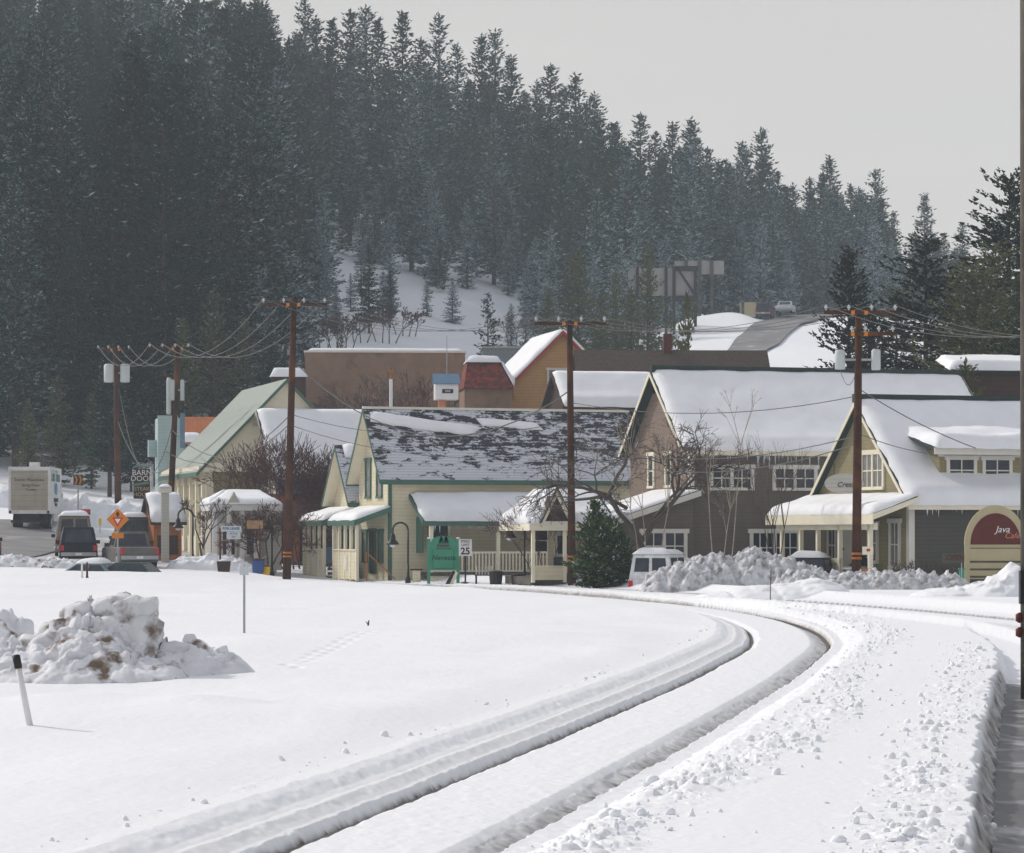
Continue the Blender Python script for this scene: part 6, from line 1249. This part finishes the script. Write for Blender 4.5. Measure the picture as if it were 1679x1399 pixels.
# ---- bare trees
def bare(name, loc, segs, r0, depth, seed, mt, label, cat='bare tree', group=None, spread=.55, ratio=.74, kids=(2, 3), grav=.0, start=None, rmin=.012, curl=.25, snow=0):
    rg = random.Random(seed); mb = MB(); mb.smooth = True; sn_ = MB()
    def grow(p, d, L_, r, k):
        n_ = 3; q = p
        for i in range(n_):
            d = (d + Vector((rg.uniform(-1, 1), rg.uniform(-1, 1), rg.uniform(-1, 1))) * curl * .5 + Vector((0, 0, -grav))).normalized(); t_ = q + d * (L_ / n_)
            ra, rb_ = r * (1 - i / n_ * .35), r * (1 - (i + 1) / n_ * .35); mb.tube(q, t_, max(ra, rmin), max(rb_, rmin * .8), 6 if r > .06 else 3, False)
            if snow and r > .02 and d.z < .8 and rg.random() < snow: sn_.tube(q + Vector((0, 0, ra * .8)), t_ + Vector((0, 0, rb_ * .8)), ra * .8, rb_ * .8, 4, False)
            q = t_
            if k > 0 and i > 0 and rg.random() < .55:
                a_ = Vector((rg.uniform(-1, 1), rg.uniform(-1, 1), rg.uniform(-.3, .9))).normalized(); grow(q, (d * .6 + a_ * spread * 1.3).normalized(), L_ * ratio * .8, r * .5, k - 1)
        if k > 0:
            for j in range(rg.randint(*kids)):
                a_ = Vector((rg.uniform(-1, 1), rg.uniform(-1, 1), rg.uniform(-.5, .8))).normalized(); grow(q, (d + a_ * spread).normalized(), L_ * ratio * rg.uniform(.8, 1.15), r * .62, k - 1)
    for (p, d, L_, r, k) in (start or [((0, 0, -.1), (0, 0, 1), segs, r0, depth)]): grow(Vector(p), Vector(d).normalized(), L_, r, k)
    o = empty(name, loc, 0, label, cat, group); mb.build('branches', M[mt], o)
    if sn_.v: sn_.build('branch_snow', M['flake'], o)['kind'] = 'stuff'
    return o
bare('bare_tree', G(1064, 126), 1, .2, 5, 11, 'barkgrey', 'big crooked bare tree with drooping twigs in front of the brown shingle gable', grav=.06, spread=.9, curl=.5, ratio=.73, rmin=.011, kids=(2, 3), snow=.08,
     start=[((0, 0, -.1), (-.15, 0, 1), 1.8, .20, 0), ((-.25, 0, 1.6), (-.75, .1, 1), 2.4, .15, 5), ((-.2, 0, 1.7), (.25, -.1, 1), 2.1, .14, 5), ((.2, 0, 2.6), (.9, 0, .9), 1.6, .08, 4), ((-.9, 0, 3.0), (-1, 0, .5), 1.6, .08, 4)])
bare('bare_tree', G(900, 131), 1, .03, 3, 12, 'barkred', 'low spread of bare reddish twigs behind the lamp at the veranda end', spread=.6, rmin=.009, start=[((i * .4 - .6, 0, 0), (i * .2 - .3, 0, 1), 1.3, .03, 4) for i in range(4)])
bare('bare_bush', G(500, 158), 1, .05, 4, 13, 'barkred', 'wide reddish bare thicket in front of the big smooth snow roof', 'bare bush', spread=.6, rmin=.017, curl=.3, kids=(2, 4), snow=.03,
     start=[((i * .30 - 1.8, (i % 3) * .3, 0), ((i - 6) * .09, 0, 1), 2.3, .06, 4) for i in range(13)])
bare('bare_bush', G(438, 149), 1, .05, 4, 23, 'barkred', 'dense rounded reddish bare bush beside the porch building', 'bare bush', spread=.9, rmin=.014, curl=.4, kids=(2, 4),
     start=[((i * .3 - .6, (i % 3) * .3, .6), ((i - 2) * .25, 0, 1), 1.1, .05, 4) for i in range(5)])
bare('bare_tree', G(1178, 125), 1, .05, 4, 14, 'barkpale', 'slender pale aspen rising in front of the upper windows, left one', spread=.5, ratio=.42, rmin=.006, curl=.12, start=[((-.1, 0, 0), (-.08, 0, 1), 3.6, .035, 3), ((.15, 0, 0), (.06, 0, 1), 3.0, .03, 3)])
bare('bare_tree', G(1196, 125.5), 1, .05, 4, 15, 'barkpale', 'tall slender pale aspen reaching over the taupe house roof, right one', spread=.42, ratio=.34, rmin=.006, curl=.12, start=[((0, 0, 0), (.05, 0, 1), 5.6, .032, 3)])
bare('bare_tree', G(1272, 124), 1, .04, 4, 16, 'barkgrey', 'thin fan-shaped bare tree in front of the lower window of the taupe house', spread=.35, rmin=.006, curl=.15, start=[((0, 0, 0), ((i - 1.5) * .13, 0, 1), 2.2, .035, 3) for i in range(4)])
bare('bare_tree', G(1062, 124.5), 1, .04, 3, 17, 'barkpale', 'thin pale stems growing left of the white van', spread=.3, start=[((i * .35 - .3, 0, 0), (i * .1 - .08, 0, 1), 3.0, .03, 2) for i in range(3)])
bare('bare_tree', G(332, 148), 1, .05, 4, 18, 'bark', 'small round bare tree on the snow heap by the cream hall', spread=.55, rmin=.012, start=[((0, 0, 0), (.03, 0, 1), 1.3, .07, 0), ((.03, 0, 1.1), (-.4, 0, 1), .9, .05, 4), ((.03, 0, 1.1), (.35, 0, 1), .9, .05, 4), ((.03, 0, 1.0), (0, .3, 1), 1.0, .05, 4)])
for i, (px, d, h_) in enumerate(((585, 203, 5.0), (650, 200, 5.4), (695, 204, 5.6), (745, 188, 4.0), (800, 190, 3.8), (990, 166, 3.2), (620, 206, 5.2), (560, 250, 3.2), (650, 262, 3.4), (740, 270, 3.0))):
    bare('bare_bush', G(px, d), 1, .04, 4, 30 + i, 'barkred' if i % 2 else 'barkgrey', 'bare leafless scrub growing around the buildings behind the front row', 'bare bush', 'bare scrub behind the front row', spread=.5, ratio=.55, rmin=.022, start=[((k * .5 - .8, 0, 0), ((k - 1.5) * .2, 0, 1), h_ * .8, .08, 4) for k in range(4)])
for i, (px, d, h_) in enumerate(bush_spots):
    bare('bare_bush', G(px, d), 1, .04, 4, 60 + i, 'barkred' if i % 2 else 'barkgrey', 'brown leafless brush standing in the snow clearing on the hill', 'bare bush', 'brown brush in the snow clearing', spread=.55, ratio=.6, rmin=.03, start=[((k * .7 - 1.0, 0, 0), ((k - 1.5) * .2, 0, 1), h_, .07, 4) for k in range(4)])
bare('bare_bush', G(1520, 112), 1, .02, 3, 45, 'bark', 'dark dry shrubs at the foot of the charcoal wall', 'bare bush', spread=.7, rmin=.010, start=[((k * .22 - 1.0, 0, -.05), (0, 0, 1), .38, .02, 3) for k in range(10)])

# ================================================================== HAZE
hv = MB(); hv.box(-330, 330, -30, 1290, -1.5, 175); ho = hv.build('haze', [])
hm = bpy.data.materials.new('haze'); hm.use_nodes = True; n = hm.node_tree.nodes; n.clear()
oo = n.new('ShaderNodeOutputMaterial'); pv = n.new('ShaderNodeVolumePrincipled'); pv.inputs['Color'].default_value = (.73, .84, .94, 1); pv.inputs['Density'].default_value = .00033; pv.inputs['Anisotropy'].default_value = .2
hm.node_tree.links.new(pv.outputs[0], oo.inputs['Volume']); ho.data.materials.append(hm); tag(ho, kind='stuff')
